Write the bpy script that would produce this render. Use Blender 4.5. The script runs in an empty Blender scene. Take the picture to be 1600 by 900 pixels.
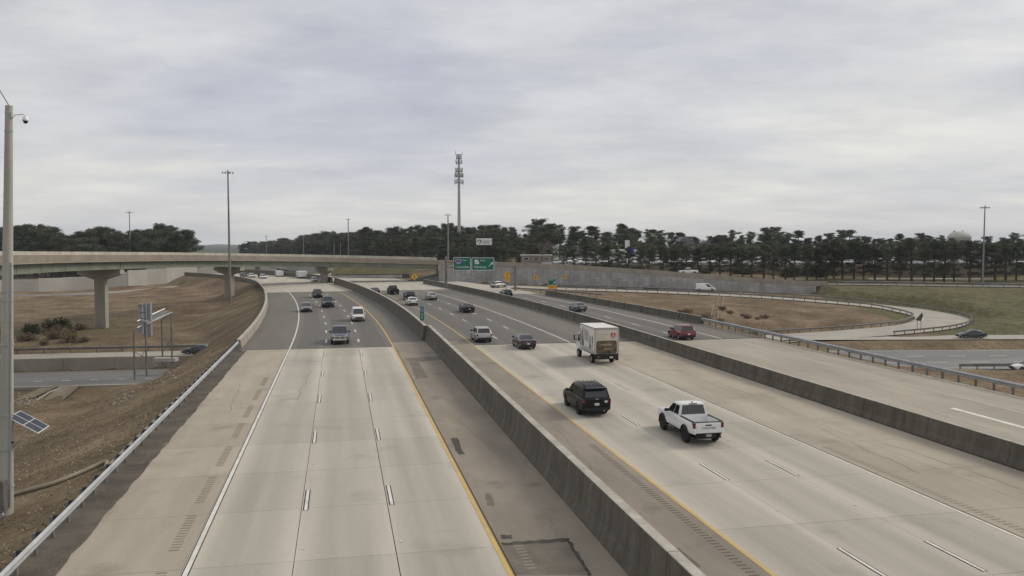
import bpy, bmesh, math, random
import numpy as np
from mathutils import Vector, Matrix
random.seed(7); RNG = np.random.default_rng(7)
C = bpy.context.scene.collection
SC = bpy.context.scene
# ------------------------------------------------------------------ camera, sky, sun, exposure
CAMZ = 11.45; F = 1310.0; PITCH = math.radians(3.15)
cam = bpy.data.cameras.new('camera'); cam.sensor_width = 36; cam.lens = F / 1600 * 36
cam.clip_start = 0.1; cam.clip_end = 20000
camo = bpy.data.objects.new('camera', cam); C.objects.link(camo)
camo.location = (0, 0, CAMZ); camo.rotation_euler = (math.pi / 2 - PITCH, 0, 0)
SC.camera = camo
SC.view_settings.view_transform = 'Standard'; SC.view_settings.look = 'None'
SC.view_settings.gamma = 1; SC.view_settings.use_curve_mapping = False
SC.view_settings.exposure = 0.32
SUN_EL, SUN_ROT = math.radians(38), math.radians(65)
w = bpy.data.worlds.new('World'); SC.world = w; w.use_nodes = True
def build_world():
    nt = w.node_tree; N = nt.nodes; L = nt.links; N.clear()
    out = N.new('ShaderNodeOutputWorld'); bg = N.new('ShaderNodeBackground')
    sky = N.new('ShaderNodeTexSky'); sky.sky_type = 'NISHITA'; sky.sun_disc = False
    sky.sun_elevation = SUN_EL; sky.sun_rotation = SUN_ROT
    tc = N.new('ShaderNodeTexCoord'); sp = N.new('ShaderNodeSeparateXYZ'); L.new(tc.outputs['Generated'], sp.inputs[0])
    def math_(op, a, b=None, v=None):
        m = N.new('ShaderNodeMath'); m.operation = op
        L.new(a, m.inputs[0])
        if b is not None: L.new(b, m.inputs[1])
        if v is not None: m.inputs[1].default_value = v
        return m.outputs[0]
    zc = math_('MAXIMUM', sp.outputs[2], v=0.0); zc = math_('ADD', zc, v=0.13)
    u = math_('DIVIDE', sp.outputs[0], zc); v = math_('DIVIDE', sp.outputs[1], zc)
    cb = N.new('ShaderNodeCombineXYZ'); L.new(u, cb.inputs[0]); L.new(v, cb.inputs[1])
    def noise(sx, sy, loc, sc, det, rough):
        mp = N.new('ShaderNodeMapping'); mp.inputs['Scale'].default_value = (sx, sy, 1); mp.inputs['Location'].default_value = loc
        mp.inputs['Rotation'].default_value = (0, 0, math.radians(-9))
        L.new(cb.outputs[0], mp.inputs[0]); t = N.new('ShaderNodeTexNoise'); L.new(mp.outputs[0], t.inputs['Vector'])
        t.inputs['Scale'].default_value = sc; t.inputs['Detail'].default_value = det; t.inputs['Roughness'].default_value = rough
        return t.outputs[0]
    n1 = noise(.6, .68, (3.1, 1.7, 0), 0.8, 5, .52)
    n2 = noise(.8, 1.0, (8.2, 4.0, 3), 1.7, 9, .62)
    ra = N.new('ShaderNodeValToRGB'); L.new(n1, ra.inputs[0])
    e = ra.color_ramp.elements
    e[0].position = .36; e[0].color = (.44, .46, .525, 1)
    e[1].position = .64; e[1].color = (.625, .62, .605, 1)
    m1 = e.new(.5); m1.color = (.525, .53, .56, 1)
    rb = N.new('ShaderNodeValToRGB'); L.new(n2, rb.inputs[0])
    e = rb.color_ramp.elements; e[0].position = .36; e[0].color = (.84, .85, .87, 1); e[1].position = .64; e[1].color = (1.10, 1.09, 1.06, 1)
    mx = N.new('ShaderNodeMix'); mx.data_type = 'RGBA'; mx.blend_type = 'MULTIPLY'; mx.inputs[0].default_value = 1
    L.new(ra.outputs[0], mx.inputs[6]); L.new(rb.outputs[0], mx.inputs[7])
    # thin bright edge of the cloud deck low down
    lo = N.new('ShaderNodeMapRange'); lo.inputs[1].default_value = .20; lo.inputs[2].default_value = .02; lo.inputs[3].default_value = 0; lo.inputs[4].default_value = .42
    L.new(sp.outputs[2], lo.inputs[0])
    mw = N.new('ShaderNodeMix'); mw.data_type = 'RGBA'; L.new(lo.outputs[0], mw.inputs[0])
    L.new(mx.outputs[2], mw.inputs[6]); mw.inputs[7].default_value = (.60, .59, .565, 1)
    # pale breaks between the lowest cloud bands
    n3 = noise(.6, 1.2, (1.3, 6.1, 2), 1.1, 8, .6)
    bk = N.new('ShaderNodeMapRange'); bk.inputs[1].default_value = .54; bk.inputs[2].default_value = .68; bk.inputs[4].default_value = .5; L.new(n3, bk.inputs[0])
    el = N.new('ShaderNodeMapRange'); el.inputs[1].default_value = .26; el.inputs[2].default_value = .05; L.new(sp.outputs[2], el.inputs[0])
    bm_ = N.new('ShaderNodeMath'); bm_.operation = 'MULTIPLY'; L.new(bk.outputs[0], bm_.inputs[0]); L.new(el.outputs[0], bm_.inputs[1])
    mb = N.new('ShaderNodeMix'); mb.data_type = 'RGBA'; L.new(bm_.outputs[0], mb.inputs[0]); L.new(mw.outputs[2], mb.inputs[6]); mb.inputs[7].default_value = (.69, .665, .60, 1); mw = mb
    sk = N.new('ShaderNodeMix'); sk.data_type = 'RGBA'; sk.blend_type = 'MULTIPLY'; sk.inputs[0].default_value = 1
    L.new(sky.outputs[0], sk.inputs[6]); sk.inputs[7].default_value = (.08, .08, .08, 1)
    fin = N.new('ShaderNodeMix'); fin.data_type = 'RGBA'; fin.inputs[0].default_value = .95
    L.new(sk.outputs[2], fin.inputs[6]); L.new(mw.outputs[2], fin.inputs[7])
    L.new(fin.outputs[2], bg.inputs[0]); bg.inputs[1].default_value = 1.0
    L.new(bg.outputs[0], out.inputs[0])
build_world()
sl = bpy.data.lights.new('sun', 'SUN'); sl.energy = 1.5; sl.angle = math.radians(22); sl.color = (1, .91, .78)
so = bpy.data.objects.new('sun', sl); C.objects.link(so)
so.rotation_euler = (math.pi / 2 - SUN_EL, 0, -SUN_ROT + math.pi)
so.location = (0, 0, 80)

# ------------------------------------------------------------------ projection helpers (plan positions read off the view)
TH = math.atan(270 / 1312.0); cT, sT = math.cos(TH), math.sin(TH)
U = Vector((-sT, cT)); V = Vector((cT, sT))
S0, RAD = 93.0, 900.0
def ray(px, py):
    cx = (px - 800) / F; cy = (450 - py) / F
    return Vector((cx, math.cos(PITCH) + cy * math.sin(PITCH), -math.sin(PITCH) + cy * math.cos(PITCH)))
def at_z(px, py, z=0.0):
    d = ray(px, py); k = (z - CAMZ) / d.z
    return Vector((d.x * k, d.y * k, z))
def at_y(px, py, Y):
    d = ray(px, py); k = Y / d.y
    return Vector((d.x * k, Y, CAMZ + d.z * k))
S1, RAD2 = 236.0, 185.0
def bend(s): return max(0, min(s, S1) - S0) / RAD + max(0, s - S1) / RAD2
def road(s, t, z=0.0):
    if s <= S0: p = U * s + V * t
    else:
        q = min(s, S1); a = (q - S0) / RAD
        c = U * (S0 + RAD * math.sin(a)) - V * (RAD * (1 - math.cos(a))); v1 = V * math.cos(a) + U * math.sin(a); u1 = U * math.cos(a) - V * math.sin(a)
        if s > S1:
            k = (s - S1) / RAD2; c = c + u1 * RAD2 * math.sin(k) - v1 * RAD2 * (1 - math.cos(k)); v1 = v1 * math.cos(k) + u1 * math.sin(k)
        p = c + v1 * t
    return Vector((p.x, p.y, z))
def road_ang(s): return TH + bend(s)      # heading, rotation of +Y towards -X
def st_np(X, Y):
    a = -sT * X + cT * Y; b = cT * X + sT * Y
    da = a - S0; db = b + RAD
    phi = np.arctan2(da, db); r = np.hypot(da, db)
    return np.where(a < S0, a, S0 + RAD * phi), np.where(a < S0, b, r - RAD)
def st(p):
    s, t = st_np(np.array([p[0]]), np.array([p[1]])); return float(s[0]), float(t[0])

# ------------------------------------------------------------------ materials
MATS = {}
def mat(name, c1, c2=None, scale=.3, rough=.8, bump=0.0, bscale=8, fine=0.0, metal=0.0, spec=.35, stretch=None, rnd=0.0, coat=0.0, emit=None, detail=6, third=None, track=None):
    if name in MATS: return MATS[name]
    m = bpy.data.materials.new(name); m.use_nodes = True; nt = m.node_tree; N = nt.nodes; L = nt.links
    b = N['Principled BSDF']; b.inputs['Roughness'].default_value = rough; b.inputs['Metallic'].default_value = metal
    b.inputs['Specular IOR Level'].default_value = spec
    if coat: b.inputs['Coat Weight'].default_value = coat; b.inputs['Coat Roughness'].default_value = .08
    g = N.new('ShaderNodeNewGeometry'); vec = g.outputs['Position']
    if stretch:
        mp = N.new('ShaderNodeMapping'); mp.inputs['Scale'].default_value = stretch[:3]
        mp.inputs['Rotation'].default_value = (0, 0, stretch[3] if len(stretch) > 3 else 0)
        mp.vector_type = 'TEXTURE' if False else 'POINT'
        # rotate into road axes first, then scale
        mr = N.new('ShaderNodeMapping'); mr.inputs['Rotation'].default_value = (0, 0, -TH); L.new(vec, mr.inputs[0])
        mp.inputs['Rotation'].default_value = (0, 0, 0); L.new(mr.outputs[0], mp.inputs[0]); vec = mp.outputs[0]
    def noise(sc, det=detail, ro=.6, vv=None):
        t = N.new('ShaderNodeTexNoise'); t.inputs['Scale'].default_value = sc; t.inputs['Detail'].default_value = det; t.inputs['Roughness'].default_value = ro
        L.new(vv or vec, t.inputs['Vector']); return t.outputs[0]
    col = None
    if c2 is not None:
        r = N.new('ShaderNodeValToRGB'); L.new(noise(scale), r.inputs[0]); e = r.color_ramp.elements
        e[0].position = .36; e[0].color = (*c2, 1); e[1].position = .64; e[1].color = (*c1, 1); col = r.outputs[0]
    else:
        q = N.new('ShaderNodeRGB'); q.outputs[0].default_value = (*c1, 1); col = q.outputs[0]
    if third is not None:      # (colour, scale, low, high)
        r = N.new('ShaderNodeMapRange'); L.new(noise(third[1], 4, .55, g.outputs['Position']), r.inputs[0]); r.inputs[1].default_value = third[2]; r.inputs[2].default_value = third[3]
        k = N.new('ShaderNodeMix'); k.data_type = 'RGBA'; L.new(r.outputs[0], k.inputs[0]); L.new(col, k.inputs[6]); k.inputs[7].default_value = (*third[0], 1); col = k.outputs[2]
    if track:      # tyre wear and drip bands along a lane: (first lane centre, lane width, strength)
        d = N.new('ShaderNodeVectorMath'); d.operation = 'DOT_PRODUCT'; L.new(g.outputs['Position'], d.inputs[0]); d.inputs[1].default_value = (cT, sT, 0)
        s1 = N.new('ShaderNodeMath'); s1.operation = 'SUBTRACT'; L.new(d.outputs['Value'], s1.inputs[0]); s1.inputs[1].default_value = track[0]
        s2 = N.new('ShaderNodeMath'); s2.operation = 'MULTIPLY'; L.new(s1.outputs[0], s2.inputs[0]); s2.inputs[1].default_value = 2 * math.pi / track[1]
        c1_ = N.new('ShaderNodeMath'); c1_.operation = 'COSINE'; L.new(s2.outputs[0], c1_.inputs[0])
        s3 = N.new('ShaderNodeMath'); s3.operation = 'MULTIPLY'; L.new(s2.outputs[0], s3.inputs[0]); s3.inputs[1].default_value = 2
        c2_ = N.new('ShaderNodeMath'); c2_.operation = 'COSINE'; L.new(s3.outputs[0], c2_.inputs[0])
        s4 = N.new('ShaderNodeMath'); s4.operation = 'MULTIPLY_ADD'; L.new(c2_.outputs[0], s4.inputs[0]); s4.inputs[1].default_value = -.45; L.new(c1_.outputs[0], s4.inputs[2])
        tn = noise(.35, 5, .6); s5 = N.new('ShaderNodeMath'); s5.operation = 'MULTIPLY'; L.new(s4.outputs[0], s5.inputs[0]); L.new(tn, s5.inputs[1])
        s6 = N.new('ShaderNodeMath'); s6.operation = 'MULTIPLY_ADD'; L.new(s5.outputs[0], s6.inputs[0]); s6.inputs[1].default_value = -track[2]; s6.inputs[2].default_value = .97
        k = N.new('ShaderNodeVectorMath'); k.operation = 'SCALE'; L.new(col, k.inputs[0]); L.new(s6.outputs[0], k.inputs['Scale']); col = k.outputs[0]
    if fine:
        r = N.new('ShaderNodeMapRange'); L.new(noise(bscale, 4, .7, g.outputs['Position']), r.inputs[0]); r.inputs[1].default_value = .3; r.inputs[2].default_value = .7
        r.inputs[3].default_value = 1 - fine; r.inputs[4].default_value = 1 + fine
        k = N.new('ShaderNodeVectorMath'); k.operation = 'SCALE'; L.new(col, k.inputs[0]); L.new(r.outputs[0], k.inputs['Scale']); col = k.outputs[0]
    if rnd:
        oi = N.new('ShaderNodeObjectInfo'); r = N.new('ShaderNodeMapRange'); L.new(oi.outputs['Random'], r.inputs[0]); r.inputs[3].default_value = 1 - rnd; r.inputs[4].default_value = 1 + rnd
        k = N.new('ShaderNodeVectorMath'); k.operation = 'SCALE'; L.new(col, k.inputs[0]); L.new(r.outputs[0], k.inputs['Scale']); col = k.outputs[0]
    L.new(col, b.inputs['Base Color'])
    if bump:
        bp = N.new('ShaderNodeBump'); bp.inputs['Strength'].default_value = bump; bp.inputs['Distance'].default_value = .05
        L.new(noise(bscale, 6, .65, g.outputs['Position']), bp.inputs['Height']); L.new(bp.outputs[0], b.inputs['Normal'])
    MATS[name] = m; return m
M_concF = mat('far lane concrete', (.455, .42, .35), (.385, .352, .295), .2, .85, .1, 9, .06, stretch=(2, .12, 1))
M_conc = mat('lane concrete', (.46, .428, .362), (.38, .352, .298), .28, .85, .1, 9, .07, rnd=.06, stretch=(2.2, .10, 1), third=((.28, .26, .22), .22, .60, .82), track=(-3.6, 3.69, .20))
M_concR = mat('departing lane concrete', (.455, .422, .354), (.375, .345, .29), .28, .85, .1, 9, .07, rnd=.06, stretch=(2.2, .10, 1), third=((.27, .25, .212), .22, .59, .82), track=(16.35, 3.72, .24))
M_concS = mat('shoulder concrete', (.42, .37, .295), (.325, .285, .228), .25, .9, .12, 9, .08, rnd=.05, stretch=(1.4, .3, 1), third=((.25, .215, .17), .3, .57, .8))
M_asphS = mat('worn shoulder asphalt', (.29, .252, .20), (.215, .187, .15), .30, .9, .2, 14, .10, stretch=(1.3, .4, 1), third=((.16, .14, .115), .4, .60, .78))
M_asph = mat('grey asphalt', (.168, .154, .132), (.132, .122, .106), .12, .85, .15, 14, .06, stretch=(2.4, .25, 1))
M_asphC = mat('collector concrete', (.38, .34, .275), (.30, .27, .22), .2, .85, .1, 9, .06, rnd=.03, stretch=(2, .4, 1))
M_joint = mat('joint sealant', (.045, .04, .035), rough=.9)
M_verge = mat('dark gravel verge', (.13, .112, .09), (.075, .064, .052), .5, .95, .5, 9, .25, third=((.2, .175, .14), .9, .6, .75))
M_white = mat('white road paint', (.72, .70, .64), (.55, .53, .47), 1.2, .7)
M_yellow = mat('yellow road paint', (.62, .41, .11), (.50, .35, .13), 1.0, .7)
M_black = mat('black contrast paint', (.035, .033, .03), rough=.8)
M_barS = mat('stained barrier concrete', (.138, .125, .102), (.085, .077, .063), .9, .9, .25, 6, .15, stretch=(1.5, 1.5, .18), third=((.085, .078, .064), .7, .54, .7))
M_barT = mat('barrier top concrete', (.46, .43, .37), (.33, .31, .26), .8, .9, .1, 8, .1)  # lighter tone puts sky light into the colour of barrier and parapet tops
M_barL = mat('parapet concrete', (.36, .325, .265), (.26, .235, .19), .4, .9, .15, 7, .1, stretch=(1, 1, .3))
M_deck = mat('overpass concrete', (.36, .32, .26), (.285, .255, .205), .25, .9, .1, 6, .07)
M_face = mat('darker parapet face', (.30, .262, .21), (.235, .205, .165), .3, .9, .1, 6, .08)  # plain darker tone for the outer face of the near parapet
M_girder = mat('green painted girder', (.215, .235, .18), (.17, .19, .145), .3, .6, .0, 6, .06)
M_pier = mat('pier concrete', (.37, .345, .295), (.30, .28, .24), .3, .9, .1, 5, .07, stretch=(1, 1, .25))
M_panel = mat('wall panel concrete', (.40, .395, .38), (.32, .315, .30), .35, .9, .15, 5, .1, rnd=.14)
M_wallw = mat('pale wall concrete', (.50, .48, .43), (.42, .40, .36), .12, .9, .05, 4, .04)
M_steel = mat('galvanised steel', (.42, .43, .43), (.33, .34, .34), 1.2, .45, metal=.35, spec=.5, fine=.05)
M_steelw = mat('bright rail steel', (.62, .63, .62), (.46, .47, .46), .8, .38, metal=.5, spec=.5, fine=.05)
M_steeld = mat('dull mast steel', (.25, .25, .25), (.20, .2, .2), .5, .6, metal=.2)
M_steelr = mat('weathered rail steel', (.23, .22, .205), (.15, .145, .135), .8, .7, metal=.1)
M_wood = mat('dark rail blockout', (.055, .05, .045), (.04, .036, .03), 3, .8)
M_pole = mat('spun concrete pole', (.43, .425, .375), (.35, .345, .30), .7, .85, .05, 6, .05, stretch=(2, 2, .3))
M_trunk = mat('pine bark', (.10, .075, .055), (.06, .045, .035), 2, .95)
M_leaf = mat('pine needles', (.118, .14, .08), (.06, .076, .048), .5, .8, rnd=.38, spec=.15)
M_leaf2 = mat('dull evergreen leaves', (.12, .12, .075), (.062, .066, .045), .5, .8, rnd=.38, spec=.15)
M_shrub = mat('dry shrub twigs', (.22, .165, .11), (.14, .105, .07), 1, .9, rnd=.2)
M_green = mat('green bush leaves', (.075, .085, .035), (.045, .055, .025), 1, .85, rnd=.2)
M_grassd = mat('dry grass tufts', (.32, .26, .175), (.25, .20, .135), .3, .95)
M_glass = mat('dark car glass', (.012, .014, .016), rough=.05, spec=.9)
M_tyre = mat('tyre rubber', (.018, .018, .018), rough=.85)
M_rim = mat('alloy rim', (.45, .45, .46), rough=.35, metal=.7)
M_rimb = mat('black rim', (.03, .03, .03), rough=.45)
M_trim = mat('black plastic trim', (.022, .022, .023), rough=.6)
M_chrome = mat('chrome', (.7, .7, .7), rough=.2, metal=.9)
M_lampr = mat('red lamp plastic', (.12, .008, .01), rough=.2, spec=.6)
M_lampw = mat('clear lamp plastic', (.62, .62, .6), rough=.15, spec=.6)
M_plate = mat('plate white', (.62, .63, .62), rough=.5)
M_sgreen = mat('sign green', (.008, .165, .105), (.007, .14, .09), .4, .5)
M_swhite = mat('sign white', (.75, .76, .74), rough=.5)
M_sblue = mat('shield blue', (.03, .06, .35), rough=.5)
M_sred = mat('shield red', (.45, .03, .035), rough=.5)
M_syel = mat('sign yellow', (.75, .40, .03), rough=.5)
M_sback = mat('bare aluminium sign back', (.33, .36, .36), rough=.5, metal=.3)
M_ink = mat('sign black', (.02, .02, .02), rough=.6)
M_tan = mat('tan lot wall', (.27, .22, .16), (.21, .17, .125), .2, .9)
M_roof = mat('grey shingle roof', (.2, .2, .21), (.15, .15, .155), 1, .9)
M_solar = mat('solar cell', (.05, .055, .075), (.035, .04, .06), 2, .3, spec=.6)
M_pipe = mat('pale ground pipe', (.36, .31, .23), (.27, .23, .17), 1.5, .8)
M_rock = mat('pale riprap stone', (.45, .43, .38), (.33, .31, .27), 2, .9, rnd=.15)
M_dirt = mat('bare pale soil', (.36, .29, .20), (.27, .21, .145), .8, .95, .2, 6, .15)
M_lotw = mat('lot car white', (.78, .78, .78), rough=.3, spec=.5)

# ------------------------------------------------------------------ object helpers
def link(name, me, parent=None):
    o = bpy.data.objects.new(name, me); C.objects.link(o)
    if parent is not None: o.parent = parent
    return o
def tag(o, label=None, cat=None, group=None, kind=None):
    if label: o['label'] = label
    if cat: o['category'] = cat
    if group: o['group'] = group
    if kind: o['kind'] = kind
    return o
def thing(name, label, cat, loc=(0, 0, 0), rz=0, group=None):
    o = bpy.data.objects.new(name, None); C.objects.link(o); o.empty_display_size = .3
    o.location = loc; o.rotation_euler = (0, 0, rz); return tag(o, label, cat, group)
def copy_tree(o, parent=None):
    c = o.copy(); C.objects.link(c); c.parent = parent
    for ch in list(o.children): copy_tree(ch, c)
    return c
class MB:
    def __init__(s): s.v = []; s.f = []; s.m = []
    def add(s, vs, fs, mi=0):
        b = len(s.v); s.v += [tuple(p) for p in vs]; s.f += [tuple(i + b for i in f) for f in fs]; s.m += [mi] * len(fs); return s
    def box(s, c, d, mi=0, rz=0, mtx=None):
        x, y, z = [k / 2 for k in d]; P = [(-x, -y, -z), (x, -y, -z), (x, y, -z), (-x, y, -z), (-x, -y, z), (x, -y, z), (x, y, z), (-x, y, z)]
        if rz: P = [(p[0] * math.cos(rz) - p[1] * math.sin(rz), p[0] * math.sin(rz) + p[1] * math.cos(rz), p[2]) for p in P]
        if mtx is not None: P = [tuple(mtx @ Vector(p)) for p in P]
        return s.add([(p[0] + c[0], p[1] + c[1], p[2] + c[2]) for p in P], [(0, 3, 2, 1), (4, 5, 6, 7), (0, 1, 5, 4), (1, 2, 6, 5), (2, 3, 7, 6), (3, 0, 4, 7)], mi)
    def tube(s, pts, r, n=8, mi=0, cap=True):
        pts = [Vector(p) for p in pts]; rs = r if isinstance(r, (list, tuple)) else [r] * len(pts); vs = []
        for i, p in enumerate(pts):
            d = (pts[min(i + 1, len(pts) - 1)] - pts[max(i - 1, 0)]).normalized()
            a = d.cross(Vector((0, 0, 1)));
            if a.length < 1e-3: a = Vector((1, 0, 0))
            a.normalize(); b = a.cross(d)
            for k in range(n):
                q = 2 * math.pi * k / n; vs.append(p + (a * math.cos(q) + b * math.sin(q)) * rs[i])
        fs = []
        for i in range(len(pts) - 1):
            for k in range(n): fs.append((i * n + k, i * n + (k + 1) % n, (i + 1) * n + (k + 1) % n, (i + 1) * n + k))
        if cap: fs += [tuple(range(n))[::-1], tuple((len(pts) - 1) * n + k for k in range(n))]
        return s.add(vs, fs, mi)
    def lathe(s, prof, axis='z', n=20, mi=0, c=(0, 0, 0)):
        vs = []; fs = []
        for (r, h) in prof:
            for k in range(n):
                q = 2 * math.pi * k / n; a, b = r * math.cos(q), r * math.sin(q)
                vs.append((c[0] + (h if axis == 'x' else a), c[1] + (h if axis == 'y' else (a if axis == 'x' else b)), c[2] + (h if axis == 'z' else b)))
        for i in range(len(prof) - 1):
            for k in range(n): fs.append((i * n + k, i * n + (k + 1) % n, (i + 1) * n + (k + 1) % n, (i + 1) * n + k))
        return s.add(vs, fs, mi)
    def prism(s, poly, axis, a, b, mi=0):      # poly in the two other axes, extruded along axis from a to b
        n = len(poly)
        def P(p, h): return (h, p[0], p[1]) if axis == 'x' else ((p[0], h, p[1]) if axis == 'y' else (p[0], p[1], h))
        vs = [P(p, a) for p in poly] + [P(p, b) for p in poly]
        fs = [tuple(range(n)), tuple(range(2 * n - 1, n - 1, -1))] + [(k, k + n, (k + 1) % n + n, (k + 1) % n) for k in range(n)]
        return s.add(vs, fs, mi)
    def sweep(s, path, prof, mi=0, mis=None, close=False, cap=True):   # path: list of (pos Vector, side Vector); prof: (side offset, z offset)
        n = len(prof); vs = []
        for p, sd in path:
            for a, h in prof: vs.append(p + sd * a + Vector((0, 0, h)))
        m = n if close else n - 1
        for i in range(len(path) - 1):
            for k in range(m):
                s_mi = mis[k] if mis else mi
                s.f.append(tuple(j + len(s.v) for j in (i * n + k, (i + 1) * n + k, (i + 1) * n + (k + 1) % n, i * n + (k + 1) % n))); s.m.append(s_mi)
        b = len(s.v); s.v += [tuple(p) for p in vs]
        if close and cap:
            s.f += [tuple(b + k for k in range(n)), tuple(b + (len(path) - 1) * n + k for k in range(n))[::-1]]; s.m += [mi, mi]
        return s
    def mesh(s, name, mats, smooth=None, fix=True):
        me = bpy.data.meshes.new(name); me.from_pydata(s.v, [], s.f)
        for m in (mats if isinstance(mats, (list, tuple)) else [mats]): me.materials.append(m)
        me.polygons.foreach_set('material_index', s.m)
        if fix or smooth:
            bm = bmesh.new(); bm.from_mesh(me)
            if fix: bmesh.ops.recalc_face_normals(bm, faces=bm.faces)
            if smooth:
                for f in bm.faces: f.smooth = True
                for e in bm.edges:
                    e.smooth = not (len(e.link_faces) == 2 and e.calc_face_angle(0) > math.radians(smooth))
            bm.to_mesh(me); bm.free()
        me.update(); return me
    def obj(s, name, mats, parent=None, smooth=None, fix=True): return link(name, s.mesh(name, mats, smooth, fix), parent)
def sheet(pts_left, pts_right):      # flat ribbon, upward facing
    m = MB(); n = len(pts_left)
    m.add(list(pts_left) + list(pts_right), [(i, n + i, n + i + 1, i + 1) for i in range(n - 1)]); return m
def srange(a, b, step=4.0):
    n = max(1, int(math.ceil((b - a) / step))); return [a + (b - a) * i / n for i in range(n + 1)]
def ribbon(t0, t1, s0, s1, z, step=4.0):
    ss = [s0, s1] if s1 <= S0 else srange(s0, s1, step)
    T0 = t0 if callable(t0) else (lambda s: t0); T1 = t1 if callable(t1) else (lambda s: t1)
    return sheet([road(s, T0(s), z) for s in ss], [road(s, T1(s), z) for s in ss])
def text_mesh(txt, size, mats, name='lettering', parent=None, loc=(0, 0, 0), rot=(math.pi / 2, 0, 0), ext=.004, align='CENTER', sx=1.0):
    cu = bpy.data.curves.new('t', 'FONT'); cu.body = txt; cu.size = size; cu.extrude = ext; cu.align_x = align; cu.align_y = 'CENTER'; cu.resolution_u = 2
    o = bpy.data.objects.new('t', cu); me = bpy.data.meshes.new_from_object(o); me.name = name
    bpy.data.objects.remove(o); bpy.data.curves.remove(cu)
    me.materials.clear(); me.materials.append(mats)
    q = link(name, me, parent); q.location = loc; q.rotation_euler = rot; q.scale = (sx, 1, 1); return q
def catmull(P, n=10):
    P = [np.array(p, float) for p in P]; Q = [2 * P[0] - P[1]] + P + [2 * P[-1] - P[-2]]; out = []
    for i in range(1, len(Q) - 2):
        for k in range(n):
            t = k / n; a, b, c, d = Q[i - 1], Q[i], Q[i + 1], Q[i + 2]
            out.append(.5 * (2 * b + (c - a) * t + (2 * a - 5 * b + 4 * c - d) * t * t + (3 * b - a - 3 * c + d) * t ** 3))
    out.append(P[-1]); return [Vector(p) for p in out]
def resample(P, step):
    L = [0]
    for a, b in zip(P, P[1:]): L.append(L[-1] + (b - a).length)
    n = max(1, int(round(L[-1] / step))); out = []; j = 0
    for i in range(n + 1):
        d = L[-1] * i / n
        while j < len(P) - 2 and L[j + 1] < d: j += 1
        k = (d - L[j]) / max(1e-6, L[j + 1] - L[j]); out.append(P[j].lerp(P[j + 1], min(1, k)))
    return out
def sided(P):      # adds the horizontal right-hand side vector
    out = []
    for i, p in enumerate(P):
        d = P[min(i + 1, len(P) - 1)] - P[max(i - 1, 0)]; out.append((p, Vector((d.y, -d.x, 0)).normalized()))
    return out

# ------------------------------------------------------------------ key lines of the interchange
LOOP = catmull([at_z(*q) for q in [(745, 446.5, -.05), (830, 449.5, -.5), (900, 452, -1.0), (1050, 457, -1.8), (1200, 464.5, -2.8), (1330, 474, -3.6), (1415, 484, -4.5), (1470, 496.5, -5.2), (1452, 509, -5.6), (1370, 518.5, -6.0), (1270, 525.5, -6.3), (1195, 530, -6.4), (1110, 535, -6.5), (1030, 540, -6.6)]], 8)
def yn(X): return 118 + .12 * X - .0005 * X * X
LOW = [Vector((x, yn(x) + 7.2, -7.5)) for x in range(-240, -19, 10)]
LOWR = [Vector((x, yn(x) + 11.5, -7.5)) for x in range(30, 241, 10)]
RAMPL = [Vector((x, yn(x) + 18.2, -5.75)) for x in range(-240, -19, 10)]
RAMPR = [Vector((x, 154.5 + (x - 80) * .03, -6.2)) for x in range(20, 241, 10)]
NEAR = [(-48, 55, 10.3), (-59, 82, 10.0), (-68.5, 115, 9.65), (-74.5, 153, 9.1), (-70, 196, 8.35), (-52.5, 230, 7.3), (-21, 244, 6.15), (9, 240, 5.2), (36, 235.5, 3.75), (53, 234, 2.5), (79, 231, .75), (105, 226, .55), (135, 220, .4), (200, 207, .4), (300, 190, .4)]
NEARP = catmull(NEAR, 10)      # near parapet top of overpass and its approach ramp
I_AB = 60                       # index of the abutment on NEARP
WHW = [at_z(20, 459, -5), at_z(145, 455, -5), at_z(230, 448, -4.5), at_z(308, 440, -3.6)]

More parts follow.
